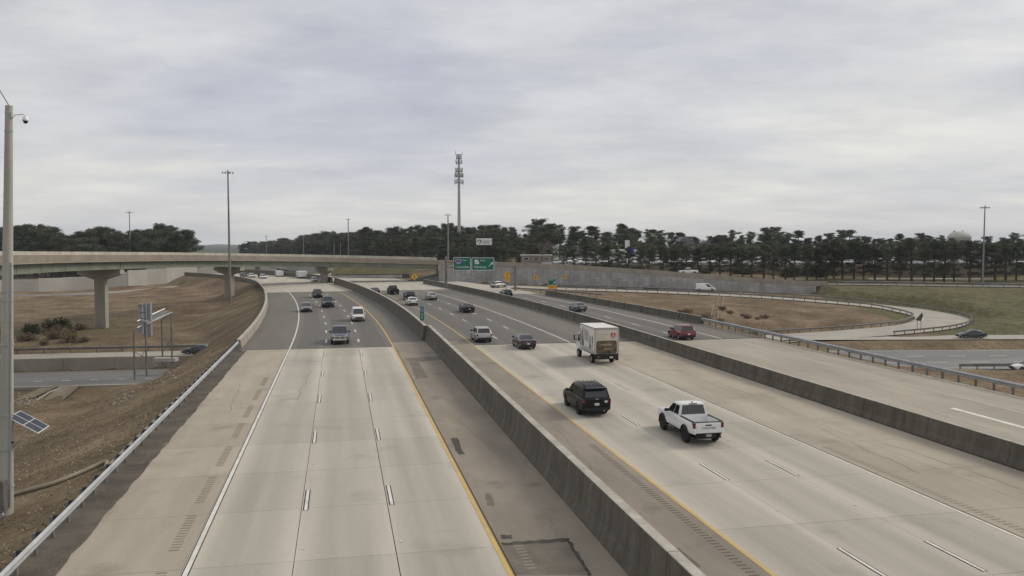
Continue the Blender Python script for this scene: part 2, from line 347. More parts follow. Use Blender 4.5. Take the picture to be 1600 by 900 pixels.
FARROAD = [Vector((*road(s, 3, 0)[:2], .02)) for s in range(236, 318, 8)]
def idw_terrain(X, Y):
    pts = []
    for p in [(-30, 20, -6), (-40, 40, -8), (-45, 60, -8.6), (-50, 80, -8.8), (-60, 95, -8.6), (-90, 60, -8.6), (-90, 95, -8.4), (-150, 60, -8), (-200, 100, -7), (-60, 0, -7), (-120, 0, -7)]: pts.append(p)
    for p in RAMPL[::2]: pts.append((p.x, p.y + 6, -5.6))
    for p in [(-60, 150, -5.2), (-90, 160, -5.3), (-76, 150, -5.0), (-110, 150, -5.4), (-160, 160, -5), (-95, 200, -5.2), (-130, 215, -5), (-72, 200, -3.0), (-70, 175, -4.6), (-140, 260, -4.7), (-110, 240, -4.4), (-90, 260, -3.2), (-115, 290, -3.4), (-200, 250, -4), (-260, 300, -2), (-170, 330, -3), (-130, 380, -2), (-220, 400, -2)]: pts.append(p)
    for p in [(-75, 300, -.6), (-90, 330, -.6), (-80, 400, -.4), (-30, 300, -.4), (0, 300, .5), (-20, 400, 1.5), (30, 330, 3)]: pts.append(p)
    for p in LOOP[8::6]: pts.append((p.x, p.y, p.z))
    for q in [(1000, 478, -1.5), (1100, 500, -3.0), (1100, 478, -2.0), (1200, 480, -3.1), (1300, 488, -3.9), (1200, 500, -4.1), (1300, 505, -4.9), (900, 462, -1.0), (1400, 495, -4.6), (1150, 512, -4.2)]: pts.append(tuple(at_z(*q)))
    for p in [(70, 60, -7.3), (90, 90, -7.4), (120, 100, -7.4), (70, 100, -7.4), (100, 40, -7), (160, 60, -7), (200, 100, -7), (160, 130, -7.3), (90, 150, -6.4), (130, 150, -6.3), (80, 148, -6.4)]: pts.append(p)
    for q in [(1540, 500, -4.8), (1590, 505, -4.8), (1560, 480, -3.0), (1480, 470, -2.3), (1400, 462, -1.6), (1590, 468, -2.2), (1330, 456, -1.3), (1480, 456, -.9), (1590, 515, -5.6), (1540, 518, -5.7)]: pts.append(tuple(at_z(*q)))
    for p in [(90, 222, -.6), (110, 220, -.4), (140, 214, -.4), (200, 202, -.4), (160, 180, -3), (200, 170, -4)]: pts.append(p)
    for p in [(20, 252, 3.0), (60, 247, 1.4), (100, 246, .4), (150, 240, .1), (200, 235, .1), (20, 275, 4), (60, 275, 4.4), (100, 275, 4.5), (160, 275, 4.5), (240, 270, 4.5), (0, 340, 5), (60, 340, 5), (140, 340, 5), (220, 340, 5), (60, 420, 6), (160, 420, 6), (-40, 440, 3), (-150, 480, -2), (-250, 500, -3)]: pts.append(p)
    for p in [(30, -40, -1), (90, -40, -6), (-40, -40, -5)]: pts.append(p)
    P = np.array(pts); num = np.zeros_like(X); den = np.zeros_like(X)
    for p in P:
        d = np.hypot(X - p[0], Y - p[1]) + 1.0; k = d ** -3.6; num += k * p[2]; den += k
    return num / den
def sstep(x, a, b):
    q = np.clip((x - a) / (b - a), 0, 1); return q * q * (3 - 2 * q)
def dist_path(X, Y, P):
    best = np.full(X.shape, 1e9); bz = np.zeros_like(X)
    for a, b in zip(P, P[1:]):
        dx, dy = b.x - a.x, b.y - a.y; l2 = dx * dx + dy * dy + 1e-9
        t = np.clip(((X - a.x) * dx + (Y - a.y) * dy) / l2, 0, 1)
        d = np.hypot(X - a.x - t * dx, Y - a.y - t * dy); m = d < best
        best = np.where(m, d, best); bz = np.where(m, a.z + t * (b.z - a.z), bz)
    return best, bz
def vnoise(X, Y, sc, seed):
    r = np.random.default_rng(seed); T = r.random((64, 64)); x = X / sc; y = Y / sc
    x0 = np.floor(x).astype(int); y0 = np.floor(y).astype(int); fx = x - x0; fy = y - y0; fx = fx * fx * (3 - 2 * fx); fy = fy * fy * (3 - 2 * fy)
    g = lambda i, j: T[i % 64, j % 64]
    return (g(x0, y0) * (1 - fx) + g(x0 + 1, y0) * fx) * (1 - fy) + (g(x0, y0 + 1) * (1 - fx) + g(x0 + 1, y0 + 1) * fx) * fy - .5
def terrain(X, Y):
    Z = idw_terrain(X, Y); r = np.hypot(X, Y)
    Z = Z + (-9 - Z) * sstep(r, 650, 1600)
    rough = sstep(r, 10, 25)
    Z = Z + rough * (vnoise(X, Y, 14, 1) * .7 + vnoise(X, Y, 4, 2) * .22 + vnoise(X, Y, 1.9, 3) * .1)
    for P, hw, fl in ((LOWR, 12.8, 5), (RAMPL, 3.3, 1.4), (LOW, 7.4, .9), (RAMPR, 4.5, 4), (LOOP, 5.8, 5), (FARROAD, 14, 9)):
        d, z = dist_path(X, Y, P); k = 1 - sstep(d, hw, hw + fl); Z = Z + (z - .14 - Z) * k
    # ramp behind the panel wall is fill behind the near edge
    P = NEARP[I_AB:]; px_ = np.array([p.x for p in P]); yP = np.interp(X, px_, [p.y for p in P]); zP = np.interp(X, px_, [p.z for p in P]); bh = Y - yP
    inx = X > -21.5
    base = np.interp(X, [-22, 9, 36, 53, 79, 100], [-.2, -1.0, -1.8, -2.3, -2.8, -2.8])
    fr = inx & (X < 84) & (bh > -13) & (bh <= .9); Z = np.where(fr, np.minimum(Z, base), Z)
    k = np.where(inx, sstep(bh, .6, 1.6) * (1 - sstep(bh, 10, 15)), 0); k = np.where((X > 84) & (bh <= 1.6), 1 - sstep(-bh, .5, 11), k)
    Z = Z + (zP - 1.02 - Z) * k
    s, t = st_np(X, Y); s = np.where(Y < -300, 0, s)
    on = (s > -60) & (s < 240)
    te = 47.5 + 3.5 * (1 - sstep(s, 120, 175)); te = np.where(s > 205, 33, te); te = np.where((s > 190) & (X > -24) & (Y > 228), 30, te)
    out = np.maximum(-11.6 - t, t - te); out = np.maximum(out, 0)
    wob = (vnoise(X, Y, 9, 5) * .5 + vnoise(X, Y, 3, 6) * .2) * np.clip(out / 4, 0, 1)
    ratio = np.where(t < 0, 2.9 - (.80 * sstep(s, 70, 100) + .42 * sstep(s, 104, 116)) * (1 - sstep(s, 140, 175)), 3.0); plat = -.12 - out / ratio + wob * .6
    return np.where(on, np.maximum(np.where(out <= 0, -9, Z), plat), Z)
def tz(x, y): return float(terrain(np.array([x], float), np.array([y], float))[0])

def at_ground(px, py, z=-3.0):
    for _ in range(12):
        q = at_z(px, py, z); z = z * .4 + .6 * tz(q.x, q.y)
    return at_z(px, py, z)
# ------------------------------------------------------------------ ground sheet
def axis(lo, hi, step, far, g=1.16):
    a = list(np.arange(lo, hi + .01, step)); d = step
    while a[-1] < far: d *= g; a.append(a[-1] + d)
    d = step
    pre = [lo]
    while pre[-1] > -far: d *= g; pre.append(pre[-1] - d)
    return np.array(pre[:0:-1] + a)
ax = axis(-130, 150, 1.2, 5200); ay = axis(2, 290, 1.2, 5200)
ay = ay[ay > -1500]
GX, GY = np.meshgrid(ax, ay, indexing='xy'); GZ = terrain(GX, GY)
nx, ny = len(ax), len(ay)
me = bpy.data.meshes.new('ground'); co = np.stack([GX, GY, GZ], -1).reshape(-1, 3)
ii = (np.arange(ny - 1)[:, None] * nx + np.arange(nx - 1)[None, :]).ravel()
fs = np.stack([ii, ii + 1, ii + 1 + nx, ii + nx], -1)
me.vertices.add(len(co)); me.vertices.foreach_set('co', co.ravel().astype(np.float32))
me.loops.add(fs.size); me.loops.foreach_set('vertex_index', fs.ravel().astype(np.int32))
me.polygons.add(len(fs)); me.polygons.foreach_set('loop_start', (np.arange(len(fs)) * 4).astype(np.int32)); me.polygons.foreach_set('loop_total', np.full(len(fs), 4, np.int32))
me.polygons.foreach_set('use_smooth', np.ones(len(fs), bool)); me.update(calc_edges=True); me.validate()
def ground_mat():
    m = bpy.data.materials.new('dormant grass ground'); m.use_nodes = True; nt = m.node_tree; N = nt.nodes; L = nt.links; b = N['Principled BSDF']; b.inputs['Roughness'].default_value = .95; b.inputs['Specular IOR Level'].default_value = .1
    g = N.new('ShaderNodeNewGeometry'); at = N.new('ShaderNodeAttribute'); at.attribute_name = 'green'
    def noise(sc, d=6, r=.6):
        t = N.new('ShaderNodeTexNoise'); t.inputs['Scale'].default_value = sc; t.inputs['Detail'].default_value = d; t.inputs['Roughness'].default_value = r; L.new(g.outputs['Position'], t.inputs['Vector']); return t.outputs[0]
    r = N.new('ShaderNodeValToRGB'); L.new(noise(.16), r.inputs[0]); e = r.color_ramp.elements
    e[0].position = .32; e[0].color = (.112, .080, .053, 1); e[1].position = .70; e[1].color = (.262, .198, .133, 1); q = e.new(.52); q.color = (.182, .134, .089, 1)
    r2 = N.new('ShaderNodeValToRGB'); L.new(noise(.5), r2.inputs[0]); e = r2.color_ramp.elements
    e[0].position = .35; e[0].color = (.085, .088, .042, 1); e[1].position = .7; e[1].color = (.155, .14, .075, 1)
    a = N.new('ShaderNodeMath'); a.operation = 'MULTIPLY_ADD'; L.new(noise(.11), a.inputs[0]); a.inputs[1].default_value = 1.6; a.inputs[2].default_value = -.8
    ad = N.new('ShaderNodeMath'); ad.operation = 'ADD'; ad.use_clamp = True; L.new(at.outputs['Fac'], ad.inputs[0]); L.new(a.outputs[0], ad.inputs[1])
    ml = N.new('ShaderNodeMath'); ml.operation = 'MULTIPLY'; L.new(ad.outputs[0], ml.inputs[0]); L.new(at.outputs['Fac'], ml.inputs[1]); 
    k = N.new('ShaderNodeMix'); k.data_type = 'RGBA'; L.new(ml.outputs[0], k.inputs[0]); L.new(r.outputs[0], k.inputs[6]); L.new(r2.outputs[0], k.inputs[7])
    # bare pale soil
    mr = N.new('ShaderNodeMapRange'); L.new(noise(.33, 8, .7), mr.inputs[0]); mr.inputs[1].default_value = .64; mr.inputs[2].default_value = .76; mr.inputs[4].default_value = .8
    k2 = N.new('ShaderNodeMix'); k2.data_type = 'RGBA'; L.new(mr.outputs[0], k2.inputs[0]); L.new(k.outputs[2], k2.inputs[6]); k2.inputs[7].default_value = (.36, .28, .185, 1)
    aw = N.new('ShaderNodeAttribute'); aw.attribute_name = 'wood'; k3 = N.new('ShaderNodeMix'); k3.data_type = 'RGBA'; L.new(aw.outputs['Fac'], k3.inputs[0]); L.new(k2.outputs[2], k3.inputs[6]); k3.inputs[7].default_value = (.06, .07, .045, 1); k2 = k3
    mf = N.new('ShaderNodeMapRange'); L.new(noise(2.6, 5, .75), mf.inputs[0]); mf.inputs[1].default_value = .3; mf.inputs[2].default_value = .7; mf.inputs[3].default_value = .62; mf.inputs[4].default_value = 1.38
    sc = N.new('ShaderNodeVectorMath'); sc.operation = 'SCALE'; L.new(k2.outputs[2], sc.inputs[0]); L.new(mf.outputs[0], sc.inputs['Scale']); L.new(sc.outputs[0], b.inputs['Base Color'])
    wd = N.new('ShaderNodeMapRange'); L.new(noise(.95, 7, .72), wd.inputs[0]); wd.inputs[1].default_value = .50; wd.inputs[2].default_value = .66; wd.inputs[3].default_value = 1.08; wd.inputs[4].default_value = .72
    sc2 = N.new('ShaderNodeVectorMath'); sc2.operation = 'SCALE'; L.new(sc.outputs[0], sc2.inputs[0]); L.new(wd.outputs[0], sc2.inputs['Scale']); L.new(sc2.outputs[0], b.inputs['Base Color'])
    bp = N.new('ShaderNodeBump'); bp.inputs['Strength'].default_value = .8; bp.inputs['Distance'].default_value = .25; L.new(noise(1.4, 8, .7), bp.inputs['Height']); L.new(bp.outputs[0], b.inputs['Normal'])
    return m
at = me.attributes.new('green', 'FLOAT', 'POINT')
gr = np.zeros_like(GX)
p = at_z(1530, 484, -3.4); gr += 2.6 * np.exp(-(((GX - p.x) / 40) ** 2 + ((GY - p.y) / 17) ** 2)) * sstep(GX, 80, 98)
p = at_z(1280, 485, -3.6); gr += 0 * np.exp(-(((GX - p.x) / 22) ** 2 + ((GY - p.y) / 10) ** 2))
p = at_z(90, 515, -5.3); gr += .5 * np.exp(-(((GX - p.x) / 14) ** 2 + ((GY - p.y) / 12) ** 2))
gr += .5 * (GY > 280); gr += .42 * (GX < -14) * (GY < 230) + .55 * (GX > 80) * (GY > 150) + .38 * (GX > 5) * (GY > 130)
at.data.foreach_set('value', np.clip(gr, 0, 1.15).ravel().astype(np.float32))
aw_ = me.attributes.new('wood', 'FLOAT', 'POINT'); aw_.data.foreach_set('value', sstep(np.hypot(GX, GY), 330, 480).ravel().astype(np.float32))
me.materials.append(ground_mat())
ground = tag(link('ground', me), 'brown dormant grass embankments and infields', None, None, 'structure')

# ------------------------------------------------------------------ roadway
NS, NE = 8.0, 94.0
roadb = MB()
roadb.add([road(NS, -9.8, -.03), road(NS, 49.4, -.03), road(NE, 49.4, -.03), road(NE, -9.8, -.03)], [(0, 1, 2, 3)])
road_o = tag(roadb.obj('road', M_joint, fix=False), 'wide concrete freeway with asphalt stretch', None, None, 'structure')
SLAB = 6.1; J0 = 30.5 - 4 * SLAB
def slab_mesh(wd, m, nm, gap=.02):
    b = MB(); l = SLAB - .02; w_ = wd - gap; z0, z1, c = -.03, 0.0, .008
    b.box((0, 0, -.02), (w_, l, .035)); 
    return b.mesh(nm, m)
cols = [(-9.8, -5.5, M_concS), (-5.5, -1.72, M_conc), (-1.72, 1.94, M_conc), (1.94, 5.62, M_conc),
        (14.5, 18.2, M_concR), (18.2, 21.9, M_concR), (21.9, 25.75, M_concR), (25.75, 29.5, M_concS), (29.5, 33.3, M_concS),
        (34.2, 37.4, M_asphC), (37.4, 41.2, M_asphC), (41.2, 44.9, M_asphC), (44.9, 49.3, M_asphC)]
nslab = 0
for (a, b, m) in cols:
    sm = slab_mesh(b - a, m, 'concrete_slab', .035 if a in (-1.72, 1.94) else .018)
    n = int((NE - J0 + .5) / SLAB)
    for k in range(n + 1):
        s = J0 + (k + .5) * SLAB
        if s + SLAB / 2 > NE + .2 or s < 10: continue
        o = link('concrete_slab', sm, road_o); p = road(s, (a + b) / 2, -.0025 - .002 * random.random()); o.location = p; o.rotation_euler = (0, 0, TH); nslab += 1
SE_ = J0 + int((NE - J0 + .5) / SLAB) * SLAB
# dark inner shoulders
def part(name, m, mt, par=None): return m.obj(name, mt, par or road_o, fix=False)
part('inner_shoulder', ribbon(5.64, 9.75, NS, 96, .0), M_asphS)
part('inner_shoulder', ribbon(10.5, 14.48, NS, 96, .0), M_asphS)
part('gravel_verge', ribbon(-11.6, -9.62, NS, 96, -.012, 3), M_verge)
# ragged verge edge spilling on the slabs
vb = MB(); ss = srange(NS, 92, .8); L1 = [road(s, -9.9, .004) for s in ss]; R1 = [road(s, -9.72 + .02 * math.sin(s * .45) + .02 * math.sin(s * 1.3) + random.uniform(-.05, .06), .004) for s in ss]
vb = sheet(L1, R1); part('gravel_verge', vb, M_verge)
ASP0, ASP1 = SE_ + .4, 198.0
part('apron', ribbon(-10.1, 9.7, SE_ - .02, SE_ + .5, -.004), M_concF)
def aL(s): return -10.4
part('asphalt_lane', ribbon(aL, 9.9, ASP0, ASP1, -.004), M_asph)
part('asphalt_lane', ribbon(9.5, 33.6, ASP0, ASP1, -.004), M_asph)
part('asphalt_lane', ribbon(33.6, lambda s: 49.5 - 2.0 * min(1, max(0, (s - 110) / 60)), ASP0, 180, -.004), M_asph)
part('far_lane', ribbon(-10.4, 9.9, ASP1 - .05, 326, -.006), M_concF)
part('far_lane', ribbon(9.5, 33.6, ASP1 - .05, 300, -.0065), M_concF)
part('far_lane', ribbon(33.6, lambda s: 47.5 - max(0, s - 205) * .05, 179.9, 245, -.008), M_concF)
# tyre polished lanes on the asphalt
M_track = mat('tyre darkened asphalt', (.13, .122, .11), (.112, .106, .097), .12, .8, .1, 14, .05, stretch=(2.4, .2, 1))
for a in (-3.5, .15, 3.8, 16.35, 20.05, 23.7, 38.5, 42.2):
    part('lane_wear', ribbon(a - 1.1, a + 1.1, ASP0 + .6, 178, .000), M_track)
# markings
def line(t, s0, s1, m, wd=.15, z=.004, nm='edge_line'):
    T = t if callable(t) else (lambda s: t)
    part(nm, ribbon(lambda s: T(s) - wd / 2, lambda s: T(s) + wd / 2, s0, s1, z), m)
def cline(t, s0, s1, m=M_white):
    line(t, s0, s1, M_black, .25, .003, 'contrast_line'); line(t, s0, s1, m, .17, .007)
cline(-5.33, NS, SE_)
line(-5.33, ASP0, 197, M_white, .16)
line(lambda s: -5.33 - 0 * max(0, s - 197), 197, 320, M_white, .12)
line(5.66, NS, SE_, M_yellow, .17); line(5.66, ASP0, 197, M_yellow, .16); 
line(14.5, NS, SE_, M_yellow, .15, .006); line(14.5, ASP0, 260, M_yellow, .15)
line(25.68, NS, SE_, M_white, .12, .005); line(25.68, ASP0, 199, M_white, .17)
line(5.82, NS, SE_, M_joint, .05, .008, 'joint_seal'); line(25.86, NS, SE_, M_joint, .035, .004, 'joint_seal')
line(37.3, 20, SE_, M_conc, .12, .004); line(36.5, ASP0, 182, M_white, .18)
line(44.75, NS, SE_, M_white, .10, .004); line(44.3, ASP0, 182, M_white, .18)
wd_ = MB(); part('edge_line', ribbon(41.05, lambda s: 41.5 - .0, 20, 50, .004), M_white)
db = MB(); db.add([(-.112, -1.51, 0), (.112, -1.51, 0), (.112, 1.51, 0), (-.112, 1.51, 0)], [(0, 1, 2, 3)]); dk = db.mesh('contrast_dash', M_black, fix=False)
db = MB(); db.add([(-.065, -1.5, 0), (.065, -1.5, 0), (.065, 1.5, 0), (-.065, 1.5, 0)], [(0, 1, 2, 3)]); dw = db.mesh('lane_dash', M_white, fix=False)
db = MB(); db.add([(-.085, -1.5, 0), (.085, -1.5, 0), (.085, 1.5, 0), (-.085, 1.5, 0)], [(0, 1, 2, 3)]); dw2 = db.mesh('lane_dash', M_white, fix=False)
def dash(t, s, me_, nm, z):
    o = link(nm, me_, road_o); o.location = road(s, t, z); o.rotation_euler = (0, 0, road_ang(s))
for k in range(-1, 6):
    for (t, ph) in ((-1.53, 37.8), (2.13, 37.8), (18.2, 38.4), (21.9, 38.4)):
        s = ph + 12.2 * k
        if t < 9 or True: dash(t, s, dk, 'contrast_dash', .004); dash(t, s, dw, 'lane_dash', .008)
for k in range(0, 9):
    for t in (-1.6, 2.05, 18.2, 21.9, 40.3):
        dash(t, 98.5 + 10.9 * k, dw2, 'lane_dash', .005)
for k in range(-1, 6):
    pass
# raised pavement markers
rb = MB(); rb.box((0, 0, .008), (.11, .1, .016)); rmesh = rb.mesh('pavement_marker', M_lampw)
for k in range(-1, 13):
    for (t, ph) in ((-1.45, 31.7), (2.2, 31.7), (18.2, 32.2), (21.9, 32.2)):
        s = ph + 12.2 * k
        if s < 180: o = link('pavement_marker', rmesh, road_o); o.location = road(s, t, .004); o.rotation_euler = (0, 0, road_ang(s))
# rumble strips: flat dark bars paint the shade inside the grooves
def rumble(t, wd, s0, s1, m, on=4.4, per=6.1):
    b = MB(); s = s0
    while s < s1:
        if ((s - J0) % per) > per - on:
            p = road(s, t, .003); b.box((p.x, p.y, .001), (wd, .11, .005), rz=TH)
        s += .31
    o = b.obj('rumble_strip', m, road_o); o['kind'] = 'stuff'
M_rum = mat('groove shade tone', (.275, .24, .19), (.22, .19, .15), 2, .95)
rumble(-6.15, .38, NS, 75, M_rum); rumble(13.85, .36, NS, 45, mat('asphalt groove', (.12, .105, .083), rough=.95), 6.1, 6.1); rumble(26.5, .4, NS, 42, mat('pale groove', (.29, .25, .195), rough=.95), 6.1, 6.1); rumble(6.5, .36, 26, 40, M_rum, 2.5, 6.1)
# asphalt patches and scars
M_patch = mat('dark repair patch', (.185, .163, .13), (.13, .115, .092), .9, .9, .25, 12, .15)
M_scar = mat('broken asphalt', (.09, .08, .065), (.05, .045, .038), 2.5, .95, .5, 12, .3)
def poly(nm, pts, m, z):
    b = MB(); b.add([at_z(x, y, z) for x, y in pts], [tuple(range(len(pts)))][:1]); return part(nm, b, m)
def ragged(pts, n=7, amp=2.2):
    out = []
    for i, a in enumerate(pts):
        b = pts[(i + 1) % len(pts)]
        for k in range(n): q = k / n; out.append((a[0] + (b[0] - a[0]) * q + random.uniform(-amp, amp) * .6, a[1] + (b[1] - a[1]) * q + random.uniform(-amp, amp) * .5))
    return out
poly('repair_patch', ragged([(803, 898), (921, 898), (905, 870), (887, 846), (783, 849)], 6, 1.2), M_patch, .0022)
poly('asphalt_scar', ragged([(784, 848), (889, 841), (891, 846), (786, 852)], 10, 2.4), M_scar, .0052)
poly('asphalt_scar', ragged([(885, 843), (892, 846), (924, 899), (919, 899)], 12, 3.4), M_scar, .0062)
poly('asphalt_scar', ragged([(704, 684), (714, 684), (726, 710), (716, 711)], 6, 2.2), M_scar, .006)
poly('asphalt_scar', ragged([(758, 771), (768, 772), (772, 790), (762, 789)], 5, 2.5), M_patch, .006)
poly('asphalt_scar', ragged([(782, 836), (800, 836), (800, 842), (784, 842)], 5, 1.5), M_scar, .006)
poly('repair_patch', ragged([(1036, 856), (1062, 856), (1096, 886), (1068, 887)], 6, 1.5), M_patch, .006)
poly('asphalt_scar', ragged([(632, 560), (700, 556), (696, 562), (640, 566)], 6, 1.2), M_patch, .006)
poly('repair_patch', ragged([(640, 566), (655, 566), (668, 590), (650, 592)], 6, 1.2), M_patch, .006)

# sealed cracks wandering over the slabs
M_crack = mat('crack filler', (.17, .15, .12), (.12, .105, .085), 3, .9)
for (s0_, t0_, ds, dt) in ((62, -3.2, 14, .6), (36, 28.0, 10, .8), (30, 31.0, 12, -.6), (48, 29.8, 16, .4), (58, -7.4, 12, -.5), (26, 7.4, 7, 1.0), (44, 8.2, 9, -.8), (40, 12.4, 10, .5), (44, 38.8, 10, .5), (55, 42.7, 12, -.4)):
    n_ = 14; P = [(s0_ + ds * i / n_, t0_ + dt * i / n_ + random.uniform(-.12, .12)) for i in range(n_ + 1)]; w0 = [.006 + .010 * random.random() for _ in P]
    part('crack', sheet([road(s, t - w, .0035) for (s, t), w in zip(P, w0)], [road(s, t + w, .0035) for (s, t), w in zip(P, w0)]), M_crack)
# lower highway, ramps and loop
def path_road(P, hw, z, m, nm, label):
    q = sided(P); r = sheet([a - d * hw + Vector((0, 0, z)) for a, d in q], [a + d * hw + Vector((0, 0, z)) for a, d in q])
    return tag(r.obj(nm, m, fix=False), label, None, None, 'structure')
def off(P, t, z=0): return [a + d * t + Vector((0, 0, z)) for a, d in sided(P)]
M_low = mat('lower highway asphalt', (.20, .197, .19), (.155, .152, .147), .1, .8, .1, 10, .05, stretch=(.25, 2, 1))
M_ramp = mat('ramp concrete', (.39, .365, .315), (.32, .30, .26), .2, .85, .08, 8, .05)
def pline(par, P, t, m, wd=.16, z=.01):
    q = sided(off(P, t)); sheet([a - d * wd / 2 + Vector((0, 0, z)) for a, d in q], [a + d * wd / 2 + Vector((0, 0, z)) for a, d in q]).obj('edge_line', m, par, fix=False)
lowl = path_road(LOW, 7.2, 0, M_low, 'lower_highway', 'grey lower highway passing under the freeway on the left')
lowr = path_road(LOWR, 11.5, 0, M_low, 'lower_highway', 'grey lower highway beyond the guardrail on the right')
rampl = path_road(RAMPL, 3.3, 0, M_ramp, 'ramp_road', 'pale ramp road above the low wall on the left')
rampr = path_road(RAMPR, 3.4, 0.01, M_ramp, 'ramp_road', 'pale ramp road joined by the loop on the right')
loopr = path_road(LOOP, 5.3, .03, M_ramp, 'loop_ramp', 'pale concrete loop ramp curling round the grass infield')
pline(lowl, LOW, 6.5, M_white); pline(lowl, LOW, -6.4, M_yellow)
for k in range(0, 60):
    x = -110 + 3.5 * k
    if x < -25:
        b = MB(); b.box((0, 0, .006), (1.1, .22, .012)); o = b.obj('lane_dash', M_white, lowl); o.location = (x, yn(x) + 5, -7.5); o.rotation_euler = (0, 0, .18)
for t in (-9.8, 9.8): pline(lowr, LOWR, t, M_white)
for t in (-3, 4):
    for k in range(0, 14):
        x = 60 + 7 * k; b = MB(); b.box((0, 0, .006), (3, .2, .012)); o = b.obj('lane_dash', M_white, lowr); o.location = (x, yn(x) + 11.5 - t, -7.5); o.rotation_euler = (0, 0, .06)
pline(loopr, LOOP, 3.7, M_white, .14, .04); pline(loopr, LOOP, -3.4, M_yellow, .14, .04)
# exit road from the collector to the loop
ex = [road(s, t, .0) for s, t in ((182, 43), (196, 41.5), (210, 40), (225, 40))]
EXP = catmull([road(176, 42, -.01), road(195, 41, -.012), LOOP[4] + Vector((0, 0, 0.02)), LOOP[12] + Vector((0, 0, .02))], 6)
exo = path_road(EXP, 5.2, .012, M_ramp, 'exit_ramp', 'concrete exit lane splitting off the collector road')
# upper ramp surface on fill right of the overpass
UR = [p + Vector((0, 5.0, -.86)) for p in NEARP[I_AB:]]
up = path_road(UR, 4.4, 0, M_low, 'upper_ramp', 'ramp road on top of the panel wall, descending right')
pline(up, UR, 4.2, M_ramp, .9, .012)

# ------------------------------------------------------------------ barriers
def barrier_mesh(h, wb, wt, l, nm='barrier_section'):
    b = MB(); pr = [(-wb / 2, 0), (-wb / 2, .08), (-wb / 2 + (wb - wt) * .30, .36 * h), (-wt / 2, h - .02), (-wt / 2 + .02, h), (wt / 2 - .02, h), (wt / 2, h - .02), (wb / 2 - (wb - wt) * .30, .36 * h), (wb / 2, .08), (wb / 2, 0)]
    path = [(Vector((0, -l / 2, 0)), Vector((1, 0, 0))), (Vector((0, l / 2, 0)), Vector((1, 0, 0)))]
    mis = [0, 0, 0, 1, 1, 1, 0, 0, 0, 0]  # top faces painted lighter as facing the sky; sides are stained
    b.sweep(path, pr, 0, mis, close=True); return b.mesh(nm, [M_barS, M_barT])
def barrier(name, label, tf, s0, s1, h, wb, wt, step=6.1, z=-.02):
    root = thing(name, label, 'barrier'); n = int(round((s1 - s0) / step)); l = (s1 - s0) / n
    T = tf if callable(tf) else (lambda s: tf)
    me_ = barrier_mesh(h, wb, wt, l - .03)
    for k in range(n):
        s = s0 + (k + .5) * l; o = link('barrier_section', me_, root)
        a, b = road(s - l / 2, T(s - l / 2)), road(s + l / 2, T(s + l / 2)); c = (a + b) / 2
        o.location = (c.x, c.y, z); o.rotation_euler = (0, 0, math.atan2(-(b.x - a.x), b.y - a.y))
    return root
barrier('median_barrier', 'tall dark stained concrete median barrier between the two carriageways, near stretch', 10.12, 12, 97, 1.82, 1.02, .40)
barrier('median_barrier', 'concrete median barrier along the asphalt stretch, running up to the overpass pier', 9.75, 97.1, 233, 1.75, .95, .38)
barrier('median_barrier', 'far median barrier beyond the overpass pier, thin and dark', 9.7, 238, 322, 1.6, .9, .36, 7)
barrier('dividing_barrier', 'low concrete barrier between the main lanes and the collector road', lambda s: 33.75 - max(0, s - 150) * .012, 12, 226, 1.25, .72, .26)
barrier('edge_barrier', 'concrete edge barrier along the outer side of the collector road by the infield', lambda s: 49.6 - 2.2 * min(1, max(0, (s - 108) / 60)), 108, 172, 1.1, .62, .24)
def lightbar():
    root = thing('bridge_parapet', 'light beige concrete parapet on the left edge of the asphalt stretch', 'parapet')
    b = MB(); pr = [(-.28, 0), (-.2, .95), (-.18, 1.0), (.18, 1.0), (.2, .95), (.30, .25), (.34, 0)]
    mm = None; n = 16; l = (190 - 94) / n
    b.sweep([(Vector((0, -l / 2 + .01, 0)), Vector((1, 0, 0))), (Vector((0, l / 2 - .01, 0)), Vector((1, 0, 0)))], pr, 0, [0, 1, 1, 1, 0, 0, 0], close=True); mm = b.mesh('parapet_section', [M_barL, M_barT])
    for k in range(n):
        s = 94 + (k + .5) * l; o = link('parapet_section', mm, root); a, c = road(s - l / 2, -10.75), road(s + l / 2, -10.75); q = (a + c) / 2
        o.location = (q.x, q.y, -.05); o.rotation_euler = (0, 0, math.atan2(-(c.x - a.x), c.y - a.y))
    return root
lightbar()
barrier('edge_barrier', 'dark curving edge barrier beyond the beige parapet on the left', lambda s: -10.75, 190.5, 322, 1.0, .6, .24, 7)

# guardrails
WPROF = [(0, -.155), (.035, -.13), (.10, -.095), (.10, -.065), (.01, -.02), (.01, .02), (.10, .065), (.10, .095), (.035, .13), (0, .155), (-.012, .155), (-.012, -.155)]
def guardrail(label, P, side, h=.72, step=1.9, m=M_steel, wood=True, group=None, big=1.0):
    root = thing('guardrail', label, 'guardrail', group=group); P = resample(P, step / 2)
    q = [(p + Vector((0, 0, h)), d * side) for p, d in sided(P)]
    MB().sweep(q, [(a * big, z * big) for a, z in WPROF], close=True).obj('rail', m, root, smooth=50)
    b = MB(); b.box((0, 0, (h + .12) / 2 - .3), (.12, .16, h + .12 + .6)); pm = b.mesh('post', M_steelr)
    b = MB(); b.box((0, 0, 0), (.20, .17, .36)); bm_ = b.mesh('blockout', M_wood)
    for i, (p, d) in enumerate(sided(P)):
        if i % 2: continue
        d = d * side; o = link('post', pm, root); o.location = p - d * .27; a = math.atan2(d.y, d.x); o.rotation_euler = (0, 0, a)
        if wood: k = link('blockout', bm_, o); k.location = (.155, 0, h)
    return root
guardrail('bright steel guardrail on dark posts along the brown slope at lower left', [road(s, -10.75, -.02) for s in srange(16, 93.5, 2)], 1, m=M_steelw, big=1.02)
